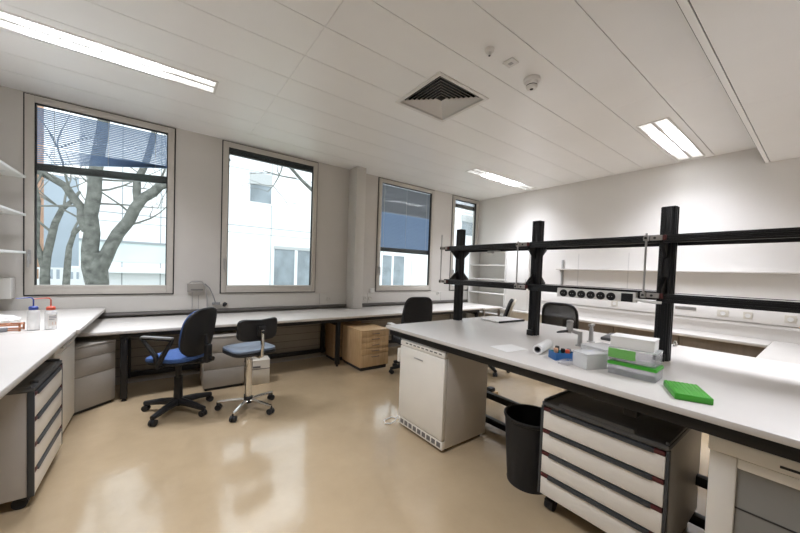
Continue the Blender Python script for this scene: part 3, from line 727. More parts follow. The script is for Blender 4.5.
# cable trunking with boxes
t = thing('cable_trunking', 'pale cable trunking with socket plates along the right wall', 'trunking', (6.53, 1.8, 1.0)); off = t.location
q = MB(off); q.box(6.50, 6.558, -.6, 3.7, .955, 1.135, .005); q.build('duct', M['wall'], t)
q = MB(off); q.box(6.515, 6.558, -.6, 3.7, .90, .945, .003); q.build('duct_rail', M['wall'], t)
q = MB(off); q.box(6.494, 6.501, 1.21, 1.46, 1.052, 1.10, .002); q.box(6.4925, 6.495, 1.23, 1.44, 1.07, 1.082); q.build('double_socket', [M['alu']], t)
for y, w in ((.92, .06), (.675, .045), (.30, .05), (2.3, .05)):
    q = MB(off); q.box(6.492, 6.501, y-w, y+w, 1.0, 1.095, .003); s_ = q.build('socket_plate', M['card'], t)
    q = MB(off); q.lathe([(0, .0), (.022, 0), (.024, .003), (.028, .003)], (6.491, y, 1.047), 16, axis=(-1, 0, 0)); q.build('socket_ring', M['plasticwhite'], s_)

# ================================================================ CHAIRS
def star_base(t, angles, rad, m, metal=False, hub_z=.10, caster_r=.030):
    b = MB(); b.cyl((0, 0, hub_z-.035), (0, 0, hub_z+.03), .032, .028, 16)
    for a in angles:
        c, s = math.cos(a), math.sin(a)
        if metal: b.tube([(0, 0, hub_z), (c*rad*.55, s*rad*.55, hub_z-.008), (c*rad, s*rad, hub_z-.022)], [.020, .018, .014], 8)
        else: b.tube([(0, 0, hub_z+.008), (c*rad*.5, s*rad*.5, hub_z), (c*rad, s*rad, hub_z-.022)], [.040, .033, .023], 8)
    b.build('star_base', m, t)
    for a in angles:
        c, s = math.cos(a), math.sin(a); x, y = c*rad, s*rad
        tx, ty = -s, c; r = caster_r
        w = MB(); w.cyl((x+tx*.006-c*.012, y+ty*.006-s*.012, r), (x+tx*.026-c*.012, y+ty*.026-s*.012, r), r, seg=14)
        w.cyl((x-tx*.006-c*.012, y-ty*.006-s*.012, r), (x-tx*.026-c*.012, y-ty*.026-s*.012, r), r, seg=14)
        w.ball((x-c*.008, y-s*.008, r+.012), .022, 10); w.cyl((x, y, r), (x, y, hub_z-.02), .008, seg=8)
        w.build('castor', M['blackplastic'], t)

def pad(w, d, th, z, corner, dish=0.0, yoff=0.0, nose=0.0):
    """cushion: rounded super-ellipse plan, soft edge"""
    b = MB(); n = 36
    def plan(s):
        out = []
        for k in range(n):
            a = 2*math.pi*k/n; c, q = math.cos(a), math.sin(a)
            out.append((math.copysign(abs(c)**corner, c)*w/2*s, math.copysign(abs(q)**corner, q)*d/2*s + yoff))
        return out
    rings = []
    for s, zz in ((.93, 0), (.99, th*.18), (1, th*.5), (.985, th*.82), (.93, th*.97), (.75, th*1.0), (.4, th*(1-dish))):
        rings.append([b._v((x, y, z+zz - nose*max(0, (y-yoff)/(d/2))**2)) for x, y in plan(s)])
    for p, q in zip(rings[:-1], rings[1:]):
        for k in range(n): b.bm.faces.new((p[k], p[(k+1) % n], q[(k+1) % n], q[k]))
    b.bm.faces.new(rings[0][::-1]); b.bm.faces.new(rings[-1])
    return b

def back_pad(w, h, th, y, zc, corner, curve=.05, lean=.06, top_narrow=0.0):
    """upright cushion; thickness along y, front towards +y"""
    b = MB(); n = 40; rings = []
    for s, yy in ((.90, -th), (.97, -th*.9), (1, -th*.5), (1, -.25*th), (.97, -.08*th), (.88, 0), (.55, 0)):
        rg = []
        for k in range(n):
            a = 2*math.pi*k/n; c, q = math.cos(a), math.sin(a)
            x = math.copysign(abs(c)**corner, c)*w/2*s; z = math.copysign(abs(q)**corner, q)*h/2*s
            x *= 1-top_narrow*max(0, z/(h/2))
            rg.append(b._v((x, y+yy + curve*(x/(w/2))**2 - lean*(z/(h/2)), zc+z)))
        rings.append(rg)
    for p, q in zip(rings[:-1], rings[1:]):
        for k in range(n): b.bm.faces.new((p[k], q[k], q[(k+1) % n], p[(k+1) % n]))
    b.bm.faces.new(rings[0]); b.bm.faces.new(rings[-1][::-1])
    return b

def saddle(b, z0, w, dip):
    for v in b.bm.verts:
        if v.co.z > z0: v.co.z -= dip*math.cos(min(1, abs(v.co.x)/(w/2))*math.pi/2)
    return b

def base_angles(world, rz): return [R(a)-rz for a in world]

# blue task chair
rz = R(48); t = thing('office_chair', 'blue seated office chair with black oval back and loop armrests', 'chair', (.158, 3.89, 0), rz)
star_base(t, base_angles((146, 231, 308, 22, 86), rz), .325, M['blackplastic'])
q = MB(); q.cyl((0, 0, .09), (0, 0, .36), .042, .036, seg=16); q.cyl((0, 0, .36), (0, 0, .53), .026, seg=14); q.build('gas_column', M['black'], t)
q = MB(); q.box(-.10, .10, -.16, .10, .515, .535, .004); q.tube([(.08, .02, .52), (.24, .03, .515)], .007, 8); q.box(.22, .27, .015, .045, .505, .525, .005); q.build('tilt_mechanism', M['blackplastic'], t)
s = pad(.47, .45, .03, .525, .62).build('seat_shell', M['blackplastic'], t)
pad(.475, .455, .05, .552, .62, .12, nose=.02).build('seat', M['bluefab'], t)
bk = back_pad(.43, .47, .035, -.225, .825, .70, .05, .045).build('backrest', M['bluefab'], t)
back_pad(.445, .485, .03, -.248, .825, .70, .05, .045).build('back_shell', M['blackplastic'], bk)
q = MB(); q.tube([(0, -.08, .522), (0, -.26, .525), (0, -.318, .57), (0, -.305, .64), (0, -.285, .80)], [.02, .022, .024, .02, .016], 10)
q.box(-.035, .035, -.335, -.292, .52, .70, .008); q.cyl((.0, -.335, .56), (0, -.37, .56), .02, .022, 12); q.build('back_bar', M['blackplastic'], t)
for sx in (-1, 1):
    q = MB(); x = sx*.275
    q.tube([(sx*.12, -.02, .527), (x, -.02, .527), (x, -.01, .56), (x, .0, .63), (x, .12, .765), (x, .145, .785), (x, .10, .795), (x, -.10, .795), (x, -.165, .785), (x, -.15, .765), (x, -.07, .64), (x, -.03, .56)], [.016, .018, .022, .024, .016, .015, .016, .016, .015, .016, .024, .022], 8)
    a_ = q.build('armrest', M['blackplastic'], t)
    q = MB(); q.box(x-.024, x+.024, -.165, .14, .794, .815, .010); q.build('arm_pad', M['armgrey'], a_)  # grey strip paints the highlight along the black arm

# worn lab stool-chair with chrome stem
rz = R(14); t = thing('lab_chair', 'low backed lab chair with worn grey seat and chrome base', 'chair', (.75, 3.58, 0), rz)
star_base(t, base_angles((152, 232, 304, 25, 82), rz), .30, M['chrome'], True, .105, .03)
q = MB(); q.cyl((0, 0, .10), (0, 0, .53), .034, seg=18); q.cyl((0, 0, .53), (0, 0, .60), .022, seg=14); q.build('column', M['chrome'], t)
q = MB(); q.lathe([(.042, .075), (.044, .085), (.044, .135), (.037, .145)], (0, 0, 0), 18); q.build('hub_cover', M['blackplastic'], t)
q = MB(); q.box(-.09, .09, -.12, .10, .585, .605, .004); q.tube([(.06, 0, .595), (.16, -.06, .58)], .006, 6); q.build('seat_plate', M['blackplastic'], t)
pad(.44, .42, .035, .602, .45).build('seat_base', M['blackplastic'], t)
pad(.435, .415, .03, .634, .45, .25).build('seat', M['greyfab'], t)
q = MB(); q.tube([(0, -.05, .592), (0, -.21, .59), (0, -.262, .61), (0, -.27, .69), (0, -.262, .87)], [.014, .016, .018, .018, .017], 8); q.build('back_stem', M['chrome'], t)
saddle(back_pad(.41, .235, .035, -.205, .872, .42, .055, .01), .93, .41, .022).build('backrest', M['blackplastic'], t)
q = MB(); q.box(-.04, .04, -.262, -.235, .81, .91, .006); q.cyl((0, -.27, .85), (0, -.31, .85), .015, .018, 10); q.build('back_clamp', M['blackplastic'], t)

# black chair at the bench behind the island
rz = R(-12); t = thing('office_chair', 'black office chair at the window bench behind the island', 'chair', (3.0, 3.72, 0), rz)
star_base(t, base_angles((100, 172, 244, 316, 28), rz), .31, M['blackplastic'])
q = MB(); q.cyl((0, 0, .09), (0, 0, .44), .03, seg=14); q.build('gas_column', M['black'], t)
pad(.48, .46, .08, .44, .55, .1).build('seat', M['blackfab'], t)
back_pad(.48, .56, .06, -.21, .86, .42, .04, .04, .12).build('backrest', M['blackfab'], t)
q = MB(); q.tube([(0, -.05, .44), (0, -.26, .45), (0, -.27, .62)], .02, 8); q.build('back_bar', M['blackplastic'], t)
for sx in (-1, 1):
    q = MB(); x = sx*.29; q.tube([(sx*.2, 0, .45), (x, 0, .46), (x, 0, .70)], .016, 8); a_ = q.build('armrest', M['blackplastic'], t)
    q = MB(); q.box(x-.04, x+.04, -.14, .13, .70, .725, .010); q.build('arm_pad', M['plasticwhite'], a_)
    a_.children[0]['label'] = 'pale grey arm pad'

# mesh chair at the right wall bench
rz = R(-80); t = thing('mesh_chair', 'black mesh backed chair beyond the middle post', 'chair', (4.70, 2.30, 0), rz)
star_base(t, base_angles((10, 82, 154, 226, 298), rz), .31, M['blackplastic'])
q = MB(); q.cyl((0, 0, .09), (0, 0, .46), .03, seg=14); q.build('gas_column', M['black'], t)
pad(.48, .46, .07, .46, .55, .1).build('seat', M['blackfab'], t)
q = MB(); n = 28; loop = []
for k in range(n):
    a = 2*math.pi*k/n; c, s_ = math.cos(a), math.sin(a)
    x = math.copysign(abs(c)**.5, c)*.225; z = math.copysign(abs(s_)**.5, s_)*.26
    loop.append((x, -.24+.05*(x/.225)**2-.04*z/.26, .855+z))
q.tube(loop+[loop[0]], .02, 8, caps=False); bk = q.build('backrest', M['blackplastic'], t)
mesh = MB()
for k in range(1, 44):
    z = -.25+.50*k/44; hw = .218*(1-abs(z/.26)**4)**.25
    mesh.tube([(x, -.24+.05*(x/.225)**2-.04*z/.26, .855+z) for x in (-hw, -hw/2, 0, hw/2, hw)], .0050, 4, caps=False)
for k in range(1, 38):
    x = -.22+.44*k/38; hz = .25*(1-abs(x/.225)**4)**.25
    mesh.tube([(x, -.24+.05*(x/.225)**2-.04*z/.26, .855+z) for z in (-hz, 0, hz)], .0046, 4, caps=False)
mesh.build('mesh_panel', M['blackfab'], bk)
q = MB(); q.box(-.17, .17, -.30, -.27, .66, .73, .010); q.tube([(0, -.05, .46), (0, -.28, .47), (0, -.30, .70)], .02, 8); q.build('back_bar', M['blackplastic'], t)

# chair seen edge-on by the far corner
rz = R(36); t = thing('office_chair', 'slim black chair seen side on between the island and corner', 'chair', (4.10, 3.12, 0), rz)
star_base(t, base_angles((20, 92, 164, 236, 308), rz), .30, M['blackplastic'])
q = MB(); q.cyl((0, 0, .09), (0, 0, .46), .03, seg=14); q.build('gas_column', M['black'], t)
pad(.46, .45, .06, .45, .55, .1).build('seat', M['blackfab'], t)
back_pad(.42, .50, .04, -.21, .88, .45, .02, .075).build('backrest', M['blackfab'], t)
back_pad(.40, .40, .04, -.262, .93, .5, .02, .06).build('back_cover', M['card'], t)
q = MB(); q.tube([(0, -.05, .45), (0, -.22, .45), (0, -.235, .66)], .018, 8); q.build('back_bar', M['blackplastic'], t)

# ================================================================ SMALL THINGS
def wash_bottle(x, y, z, label, cap, h=.165, lab=False):
    t = thing('wash_bottle', label, 'bottle', (x, y, z), 0, 'wash bottles on the left counter'); off = t.location
    q = MB(off); q.lathe([(0, 0), (.034, 0), (.037, .004), (.037, h*.86), (.034, h*.93), (.024, h), (.024, h+.004), (0, h+.004)], off); q.build('bottle_body', M['cloudy'], t)
    q = MB(off); q.lathe([(.027, h), (.028, h+.003), (.028, h+.022), (.022, h+.028), (.008, h+.030), (0, h+.030)], off); c = q.build('cap', cap, t)
    q = MB(off); q.tube([(x, y, z+h+.028), (x, y, z+h+.085), (x-.008, y-.006, z+h+.098), (x-.022, y-.014, z+h+.102), (x-.085, y-.05, z+h+.098)], [.005, .005, .005, .0045, .003], 8); q.build('spout', cap, c)
    if lab:
        q = MB(off); n = 14
        for k in range(n):
            a0, a1 = -1.9+2.0*k/n, -1.9+2.0*(k+1)/n
            q.poly([(x+.0376*math.cos(a0), y+.0376*math.sin(a0), z+.03), (x+.0376*math.cos(a1), y+.0376*math.sin(a1), z+.03), (x+.0376*math.cos(a1), y+.0376*math.sin(a1), z+.125), (x+.0376*math.cos(a0), y+.0376*math.sin(a0), z+.125)])
        l_ = q.build('label', M['label'], t)
        q = MB(off)
        for zz, w0, w1 in ((.112, -1.7, -.5), (.100, -1.7, -.4), (.086, -1.7, -.8)):
            a = w0
            while a < w1:
                q.poly([(x+.0380*math.cos(a), y+.0380*math.sin(a), z+zz), (x+.0380*math.cos(a+.1), y+.0380*math.sin(a+.1), z+zz), (x+.0380*math.cos(a+.1), y+.0380*math.sin(a+.1), z+zz+.005), (x+.0380*math.cos(a), y+.0380*math.sin(a), z+zz+.005)]); a += .1
        q.build('print', M['ink'], l_)
        q = MB(off); a0, a1 = -1.12, -.55
        q.poly([(x+.0381*math.cos(a0), y+.0381*math.sin(a0), z+.04), (x+.0381*math.cos(a1), y+.0381*math.sin(a1), z+.04), (x+.0381*math.cos(a1), y+.0381*math.sin(a1), z+.066), (x+.0381*math.cos(a0), y+.0381*math.sin(a0), z+.066)])
        q.build('hazard_mark', M['hazard'], l_)
wash_bottle(-.835, 3.92, .902, 'wash bottle with blue cap and bent spout', M['capblue'], .17)
wash_bottle(-.735, 3.915, .902, 'wash bottle with red cap and printed label', M['capred'], .165, True)

# orange wire rack and crumpled tissue
t = thing('tube_rack', 'small orange rack on the left counter next to the wash bottles', 'rack', (-1.02, 3.95, .902)); off = t.location
for s in (-1, 1):
    for zz in (.012, .052):
        q = MB(off); q.box(-1.14, -.90, 3.95+s*.05-.006, 3.95+s*.05+.006, .902+zz-.006, .902+zz+.006, .002); q.build('rail', M['rackwood'], t)
    for xx in (-.912, -1.14):
        q = MB(off); q.box(xx, xx+.012, 3.95+s*.05-.006, 3.95+s*.05+.006, .902, .962, .002); q.build('post', M['rackwood'], t)
for x in (-1.13, -1.05, -.98, -.91):
    q = MB(off); q.box(x-.005, x+.005, 3.90, 4.0, .95, .958, .002); q.build('cross_bar', M['rackwood'], t)
q = MB(off); q.box(-1.03, -.97, 3.885, 3.915, .905, .935, .004); q.build('clip', M['ink'], t)
def crumple(name, loc, sx, sy, sz, m, label, cat, seed):
    rnd = random.Random(seed); t_ = bmesh.new(); bmesh.ops.create_icosphere(t_, subdivisions=3, radius=1)
    b = MB(loc)
    for v in t_.verts:
        k = .78+.34*rnd.random(); v.co = Vector((v.co.x*sx*k, v.co.y*sy*k, max(0, v.co.z*sz*k+sz*.55))) + Vector(loc)
    b._merge(t_, 0); return tag(b.build(name, m), label, cat)
crumple('crumpled_tissue', (-1.10, 4.30, .902), .11, .07, .06, M['paper'], 'crumpled white tissue behind the orange rack', 'tissue', 3)

# small white box at the left end of the sill
q = MB((-1.42, 5.44, 1.04)); q.box(-1.49, -1.31, 5.36, 5.50, 1.04, 1.27, .006)
tag(q.build('wall_box', M['plasticwhite']), 'small white box on the wall left of the leftmost window', 'box')

# gas/water outlet on the sill panel with two hoses, and a black plug
t = thing('wall_outlet_box', 'small grey outlet box with pipes on the sill between the windows', 'outlet box', (.41, 5.47, 1.13)); off = t.location
q = MB(off); q.box(.31, .52, 5.42, 5.49, 1.09, 1.21, .006); q.build('box_body', M['outlet'], t)
q = MB(off); q.box(.35, .50, 5.414, 5.421, 1.115, 1.135, .001); q.build('slot', M['joint'], t)
q = MB(off); q.tube([(.37, 5.44, 1.09), (.37, 5.44, .86), (.37, 5.46, .84)], .006, 6); q.build('pipe', M['alu'], t)
q = MB(off); q.tube([(.33, 5.43, 1.21), (.36, 5.41, 1.245), (.48, 5.41, 1.245), (.53, 5.42, 1.17), (.55, 5.43, .98), (.56, 5.44, .85)], .010, 8); q.build('hose', M['alu'], t)
q = MB(off); q.tube([(.52, 5.43, 1.21), (.58, 5.42, 1.15), (.64, 5.42, 1.0), (.66, 5.43, .93)], .008, 8); q.box(.62, .72, 5.42, 5.47, .90, .935, .004); q.build('hose', M['armgrey'], t)
t = thing('wall_plug', 'black plug on the sill panel below the second window', 'plug', (.79, 5.47, .90)); off = t.location
q = MB(off); q.lathe([(.045, 0), (.045, .012), (.035, .016), (0, .016)], (.79, 5.488, .90), 20, axis=(0, -1, 0)); q.build('socket_plate', M['frame'], t)
q = MB(off); q.cyl((.79, 5.47, .90), (.77, 5.40, .89), .03, .022, 12); q.cyl((.77, 5.40, .89), (.80, 5.37, .92), .014, .010, 8); q.build('plug_body', M['blackplastic'], t)
for i, (x, z) in enumerate(((2.48, .93), (3.24, .93), (3.36, .93), (5.2, 1.0))):
    q = MB((x, 5.47, z)); q.lathe([(.042, 0), (.042, .010), (.036, .014), (.024, .014), (.022, .004), (0, .004)], (x, 5.488, z), 20, axis=(0, -1, 0))
    tag(q.build('wall_socket', M['sillpanel']), ('round beige wall socket left of the pilaster', 'round wall socket just right of the pilaster', 'second round wall socket right of the pilaster', 'round wall socket right of the third window')[i], 'socket', 'round sockets on the window wall')
q = MB((3.40, 5.47, 1.09)); q.box(3.35, 3.45, 5.465, 5.49, 1.04, 1.13, .004); tag(q.build('thermostat', M['plasticwhite']), 'small square switch at the lower left corner of third window', 'switch')

# left wall shelves (white, thin)
for i, z in enumerate((2.375, 1.965, 1.555)):
    q = MB((-1.33, 3.4, z)); q.box(-1.497, -1.185, 1.6, 5.30, z-.012, z+.012, .003)
    for y in (5.0, 3.4, 1.9): q.prism([(-1.497, y, z-.013), (-1.25, y, z-.013), (-1.497, y, z-.07)], (0, .01, 0))
    tag(q.build('wall_shelf', M['plasticwhite']), ('topmost of the three thin white shelves left of the window', 'middle of the three thin white shelves left of the window', 'lowest of the three thin white shelves left of the window')[i], 'shelf', 'thin white shelves on the left wall')

# ---------------------------------------------------------------- things on the island
# paper roll with a loose sheet
ang = R(12); d = Vector((math.cos(R(14)), math.sin(R(14)), 0)); c0 = Vector((2.13, 1.215, IZ+.034)); c1 = c0+d*.27
t = thing('paper_roll', 'white paper roll lying on the island near the middle post', 'paper roll', (2.25, 1.25, IZ)); off = t.location
q = MB(off); q.keep = False
q.lathe([(.022, 0), (.034, 0), (.034, .27), (.022, .27), (.022, 0)], c0, 28, axis=d); q.build('roll', M['paper'], t)
q = MB(off); q.lathe([(.0215, .001), (.0215, .269), (.019, .269), (.019, .001), (.0215, .001)], c0, 24, axis=d); q.build('cardboard_core', M['ink'], t)
q = MB((2.07, 1.42, IZ)); q.prism([(1.98, 1.36, IZ+.0005), (2.20, 1.33, IZ+.0005), (2.24, 1.50, IZ+.0005), (2.02, 1.54, IZ+.0005)], (0, 0, .002)); tag(q.build('paper_sheet', M['paper']), 'loose white sheet beside the paper roll', 'paper')
# blue rack with small tools
t = thing('tool_rack', 'blue open rack holding small coloured tools beside the paper roll', 'rack', (2.17, 1.06, IZ), R(-35))
q = MB(); q.box(-.07, .07, -.045, -.050, .0, .05, .001); q.build('front_panel', M['bluepl'], t)
q = MB(); q.box(-.07, .07, .05, .045, .0, .05, .001); q.build('back_panel', M['teal'], t)
for s in (-1, 1):
    q = MB(); q.box(s*.07-.002, s*.07+.002, -.045, .045, 0, .05, .001); q.build('side_panel', M['bluepl'], t)
q = MB(); q.box(-.068, .068, -.05, .05, .0, .008); q.build('base', M['bluepl'], t)
for x, y, m, lab, hh in ((-.06, 0, M['skin'], 'peach coloured knob in the blue rack', .065), (-.035, .02, M['blackplastic'], 'black stopper at the left of the blue rack', .075), (.01, .01, M['blackplastic'], 'black stopper in the middle of the blue rack', .06), (.03, -.02, M['capred'], 'dark red stopper in the blue rack', .06), (.065, .01, M['ink'], 'grey stopper at the right of the blue rack', .06)):
    w = Matrix.Rotation(R(-35), 3, 'Z') @ Vector((x*.75, y, 0)) + Vector((2.17, 1.06, IZ+.008))
    q = MB(w); q.lathe([(0, 0), (.010, 0), (.010, hh*.55), (.014, hh*.65), (.014, hh*.9), (.012, hh), (0, hh)], w, 14); tag(q.build('stopper', m), lab, 'stopper', 'stoppers in the blue rack')
q = MB((2.10, .96, IZ)); q.box(2.03, 2.16, .955, 1.02, IZ, IZ+.02, .004); tag(q.build('clear_tray', M['clear']), 'shallow clear tray in front of the blue rack', 'tray')
# lab taps
def tap(x, y, label, arm):
    t = thing('lab_tap', label, 'tap', (x, y, IZ), 0, 'grey lab taps on the island'); off = t.location
    q = MB(off); q.lathe([(0, 0), (.032, 0), (.032, .006), (.018, .010), (.016, .10), (.016, .115), (0, .115)], off, 18); q.build('column', M['alu'], t)
    if arm:
        q = MB(off); q.tube([(x, y, IZ+.10), (x-.03, y+.06, IZ+.115)], .014, 10); q.box(x-.05, x-.01, y+.05, y+.09, IZ+.095, IZ+.18, .006); q.build('valve_body', M['alu'], t)
        q = MB(off); q.lathe([(.022, 0), (.026, .004), (.026, .016), (.02, .02), (0, .02)], (x-.03, y+.07, IZ+.178), 14); q.build('knob', M['alu'], t)
        q = MB(off); q.tube([(x-.05, y+.08, IZ+.11), (x-.10, y+.11, IZ+.105), (x-.125, y+.125, IZ+.10)], [.012, .010, .006], 8); q.build('nozzle', M['handle'], t)
    else:
        q = MB(off); q.cyl((x, y, IZ+.11), (x, y, IZ+.14), .013, seg=12); q.box(x-.04, x+.04, y-.014, y+.014, IZ+.135, IZ+.155, .005); q.build('lever', M['alu'], t)
tap(2.71, 1.19, 'grey lab tap with side nozzle on the island', True)
tap(2.97, 1.215, 'plain grey lab tap standing behind the other tap', False)
# flat folder at the far side
q = MB((3.30, 2.33, IZ)); rt = Matrix.Rotation(R(-4), 3, 'Z'); q.box(3.07, 3.52, 2.20, 2.48, IZ+.004, IZ+.018, .003, rot=rt); q.box(3.07, 3.52, 2.196, 2.206, IZ, IZ+.022, .002, mi=1, rot=rt, pivot=(3.295, 2.34, IZ))
tag(q.build('folder', [M['paper'], M['blackplastic']]), 'flat white folder with black edge at the far end of the island', 'folder')
# black flat case behind the boxes
q = MB((3.35, 1.05, IZ)); q.box(3.18, 3.52, .86, 1.24, IZ, IZ+.028, .01, rot=Matrix.Rotation(R(8), 3, 'Z')); tag(q.build('flat_case', M['anth']), 'flat black case lying behind the stacked boxes', 'case')
q = MB((3.50, .80, IZ)); 
for dy in (0, .05): q.lathe([(0, 0), (.016, 0), (.016, .03), (.010, .04), (.010, .05), (0, .05)], (3.45, .76+dy, IZ), 12)
tag(q.build('pipe_stub', M['chrome']), 'pair of small chrome stubs behind the nearest post', 'fitting')

def pbox(name, label, cat, cx, cy, z0, w, d, h, rz, m, wall=.002, lid=None, lidm=None, rim=None, rimm=None, grid=None, group=None, taper=.0):
    """box with open top; optional lid, rim and rack of holes, w along local x, d along local y"""
    t = thing(name, label, cat, (cx, cy, z0), rz, group)
    q = MB(); q.box(-w/2, w/2, -d/2, d/2, 0, .003); W, D = w/2, d/2
    q.box(-W, W, -D, -D+wall, .003, h); q.box(-W, W, D-wall, D, .003, h); q.box(-W, -W+wall, -D+wall, D-wall, .003, h); q.box(W-wall, W, -D+wall, D-wall, .003, h)
    q.build('box_body', m, t)
    if rim:
        q = MB(); q.box(-W-.004, W+.004, -D-.004, D+.004, h-rim, h, .004); r_ = q.build('rack_tray', rimm, t)
        if grid:
            g = MB(); nx, ny = grid
            for i in range(nx):
                for j in range(ny):
                    x = -W+w*(i+.5)/nx; y = -D+d*(j+.5)/ny
                    g.lathe([(.0034, 0), (.0032, .006), (.0022, .006)], (x, y, h), 8)
            g.build('tips', M['clear'], r_)
    if lid:
        q = MB(); q.box(-W-.003, W+.003, -D-.003, D+.003, h+.001, h+lid, .006); q.build('lid', lidm, t)
    return t
BR = R(-27)
# left clear/cloudy boxes
pbox('storage_box', 'low cloudy plastic box beside the green trimmed boxes', 'box', 2.135, .875, IZ, .15, .11, .085, R(-22), M['cloudy'], lid=.012, lidm=M['cloudy'])
pbox('storage_box', 'larger cloudy plastic box behind, next to the lab tap', 'box', 2.40, .90, IZ, .20, .18, .085, R(-18), M['cloudy'], lid=.012, lidm=M['cloudy'])
# stack
t1 = pbox('tip_box', 'clear tip box with bright green tray, at the bottom of the stack', 'box', 2.19, .655, IZ, .225, .15, .074, BR+R(-60), M['clear'], rim=.018, rimm=M['green'], grid=(12, 8), group='stacked tip boxes')
t2 = pbox('tip_box', 'clear tip box in the middle of the stack with a pale green band', 'box', 2.20, .66, IZ+.080, .22, .145, .070, BR+R(-60), M['clear'], lid=.004, lidm=M['cloudy'], group='stacked tip boxes')
q = MB(); q.box(-.113, .02, -.076, -.073, .014, .068, .001); q.box(-.1135, -.1105, -.073, .073, .014, .068, .001); q.build('green_band', M['greenlight'], t2)
t3 = pbox('carton', 'flat white carton on top of the stacked tip boxes', 'box', 2.21, .67, IZ+.156, .205, .145, .056, BR+R(-56), M['paper'], lid=.006, lidm=M['paper'], group=None)
# loose green rack
t = thing('tip_rack', 'bright green perforated tip rack lying near the island edge', 'rack', (2.06, .40, IZ), R(-65)); t.scale = (1.1, 1.1, 1)
q = MB(); q.box(-.062, .062, -.10, .10, 0, .030, .004); q.build('rack_body', M['green'], t)
q = MB()
for i in range(8):
    for j in range(12):
        q.lathe([(.0050, 0), (.0050, .0012), (.0034, .0012), (.0034, .0004)], (-.062+.124*(i+.5)/8, -.10+.20*(j+.5)/12, .030), 8)
q.build('hole_rims', M['greenlight'], t)

# ================================================================ OUTSIDE THE WINDOWS
GZ = -1.2
q = MB(); q.box(-60, 80, 5.9, 90, GZ-.3, GZ); struct(q.build('ground', M['lawn']), 'pale winter ground outside the windows', 'ground')
FY = 20.0
t = thing('office_building', 'white panelled building opposite the windows', 'building', (12, FY, GZ)); off = t.location
q = MB(off); q.box(-2.9, 34, FY, FY+8, GZ, 13, mi=0); q.build('wall', M['facade'], t)
q = MB(off)
for x in (-1.45, 0.0, 2.87, 5.25, 7.75, 10.6, 13.3, 16): q.box(x-.02, x+.02, FY-.008, FY, GZ, 13)
for z in (3.72, 6.9, 10.0): q.box(-2.9, 34, FY-.008, FY, z-.022, z+.022)
q.box(-2.9, 34, FY-.007, FY, 3.30, 3.33)
q.build('panel_joint', M['facadejoint'], t)
q = MB(off); q.box(-2.9, 1.5, FY-.04, FY-.009, 1.45, 2.35); q.build('glass_band', M['facadeband'], t)
q = MB(off); q.box(-2.9, 1.6, FY-.10, FY-.009, 2.35, 2.44); q.build('band_cap', M['facadejoint'], t)
q = MB(off); q.box(-3.2, 1.6, FY-.5, FY-.05, .95, 1.2); q.build('ledge', M['facade'], t)
def fwin(x0, x1, z0, z1, mull=(), shade=0):
    q = MB(off); q.box(x0-.08, x1+.08, FY-.06, FY-.009, z0-.08, z1+.08); w = q.build('window', M['facade'], t)
    q = MB(off); q.box(x0, x1, FY-.07, FY-.061, z0, z1); q.build('pane', M['fwin'], w)
    for m_ in mull:
        q = MB(off); q.box(m_-.09, m_+.09, FY-.09, FY-.071, z0, z1); q.build('mullion', M['facade'], w)
    if shade:
        q = MB(off); q.box(x0-.03, x1+.03, FY-.12, FY-.071, z1-shade, z1+.06); q.build('roller_shade', M['shade'], w)
fwin(4.05, 5.2, 5.15, 6.75, (), .62)
fwin(5.45, 8.9, .15, 2.65, (6.75,), .12)
fwin(13.2, 15.2, .0, 2.6, (14.1,), .0)
fwin(21.5, 23, 4.9, 6.6, (), .5)
# block further back and brick corner
q = MB((-9, 42, GZ)); q.box(-16, -4.5, 42, 50, GZ, 9); tag(q.build('far_building', M['farblock']), 'blue grey building far behind the trees in the leftmost window', 'building')
q = MB((-7.2, 24, GZ)); q.box(-9, -5.36, 24, 27, GZ, 12); tag(q.build('brick_building', M['brick']), 'orange brick wall at the left edge of the leftmost window', 'building')
# railing
t = thing('railing', 'white balcony railing low in the leftmost window', 'railing', (-3.2, 17, GZ)); off = t.location
q = MB(off); q.box(-4.6, -2.35, 16.97, 17.03, 1.10, 1.17); q.box(-4.6, -2.35, 16.97, 17.03, GZ, .75); q.build('rail', M['facade'], t)
for k in range(13):
    x = -4.5+k*.175; q = MB(off); q.box(x-.04, x+.04, 16.98, 17.02, .75, 1.10); q.build('baluster', M['facade'], t)

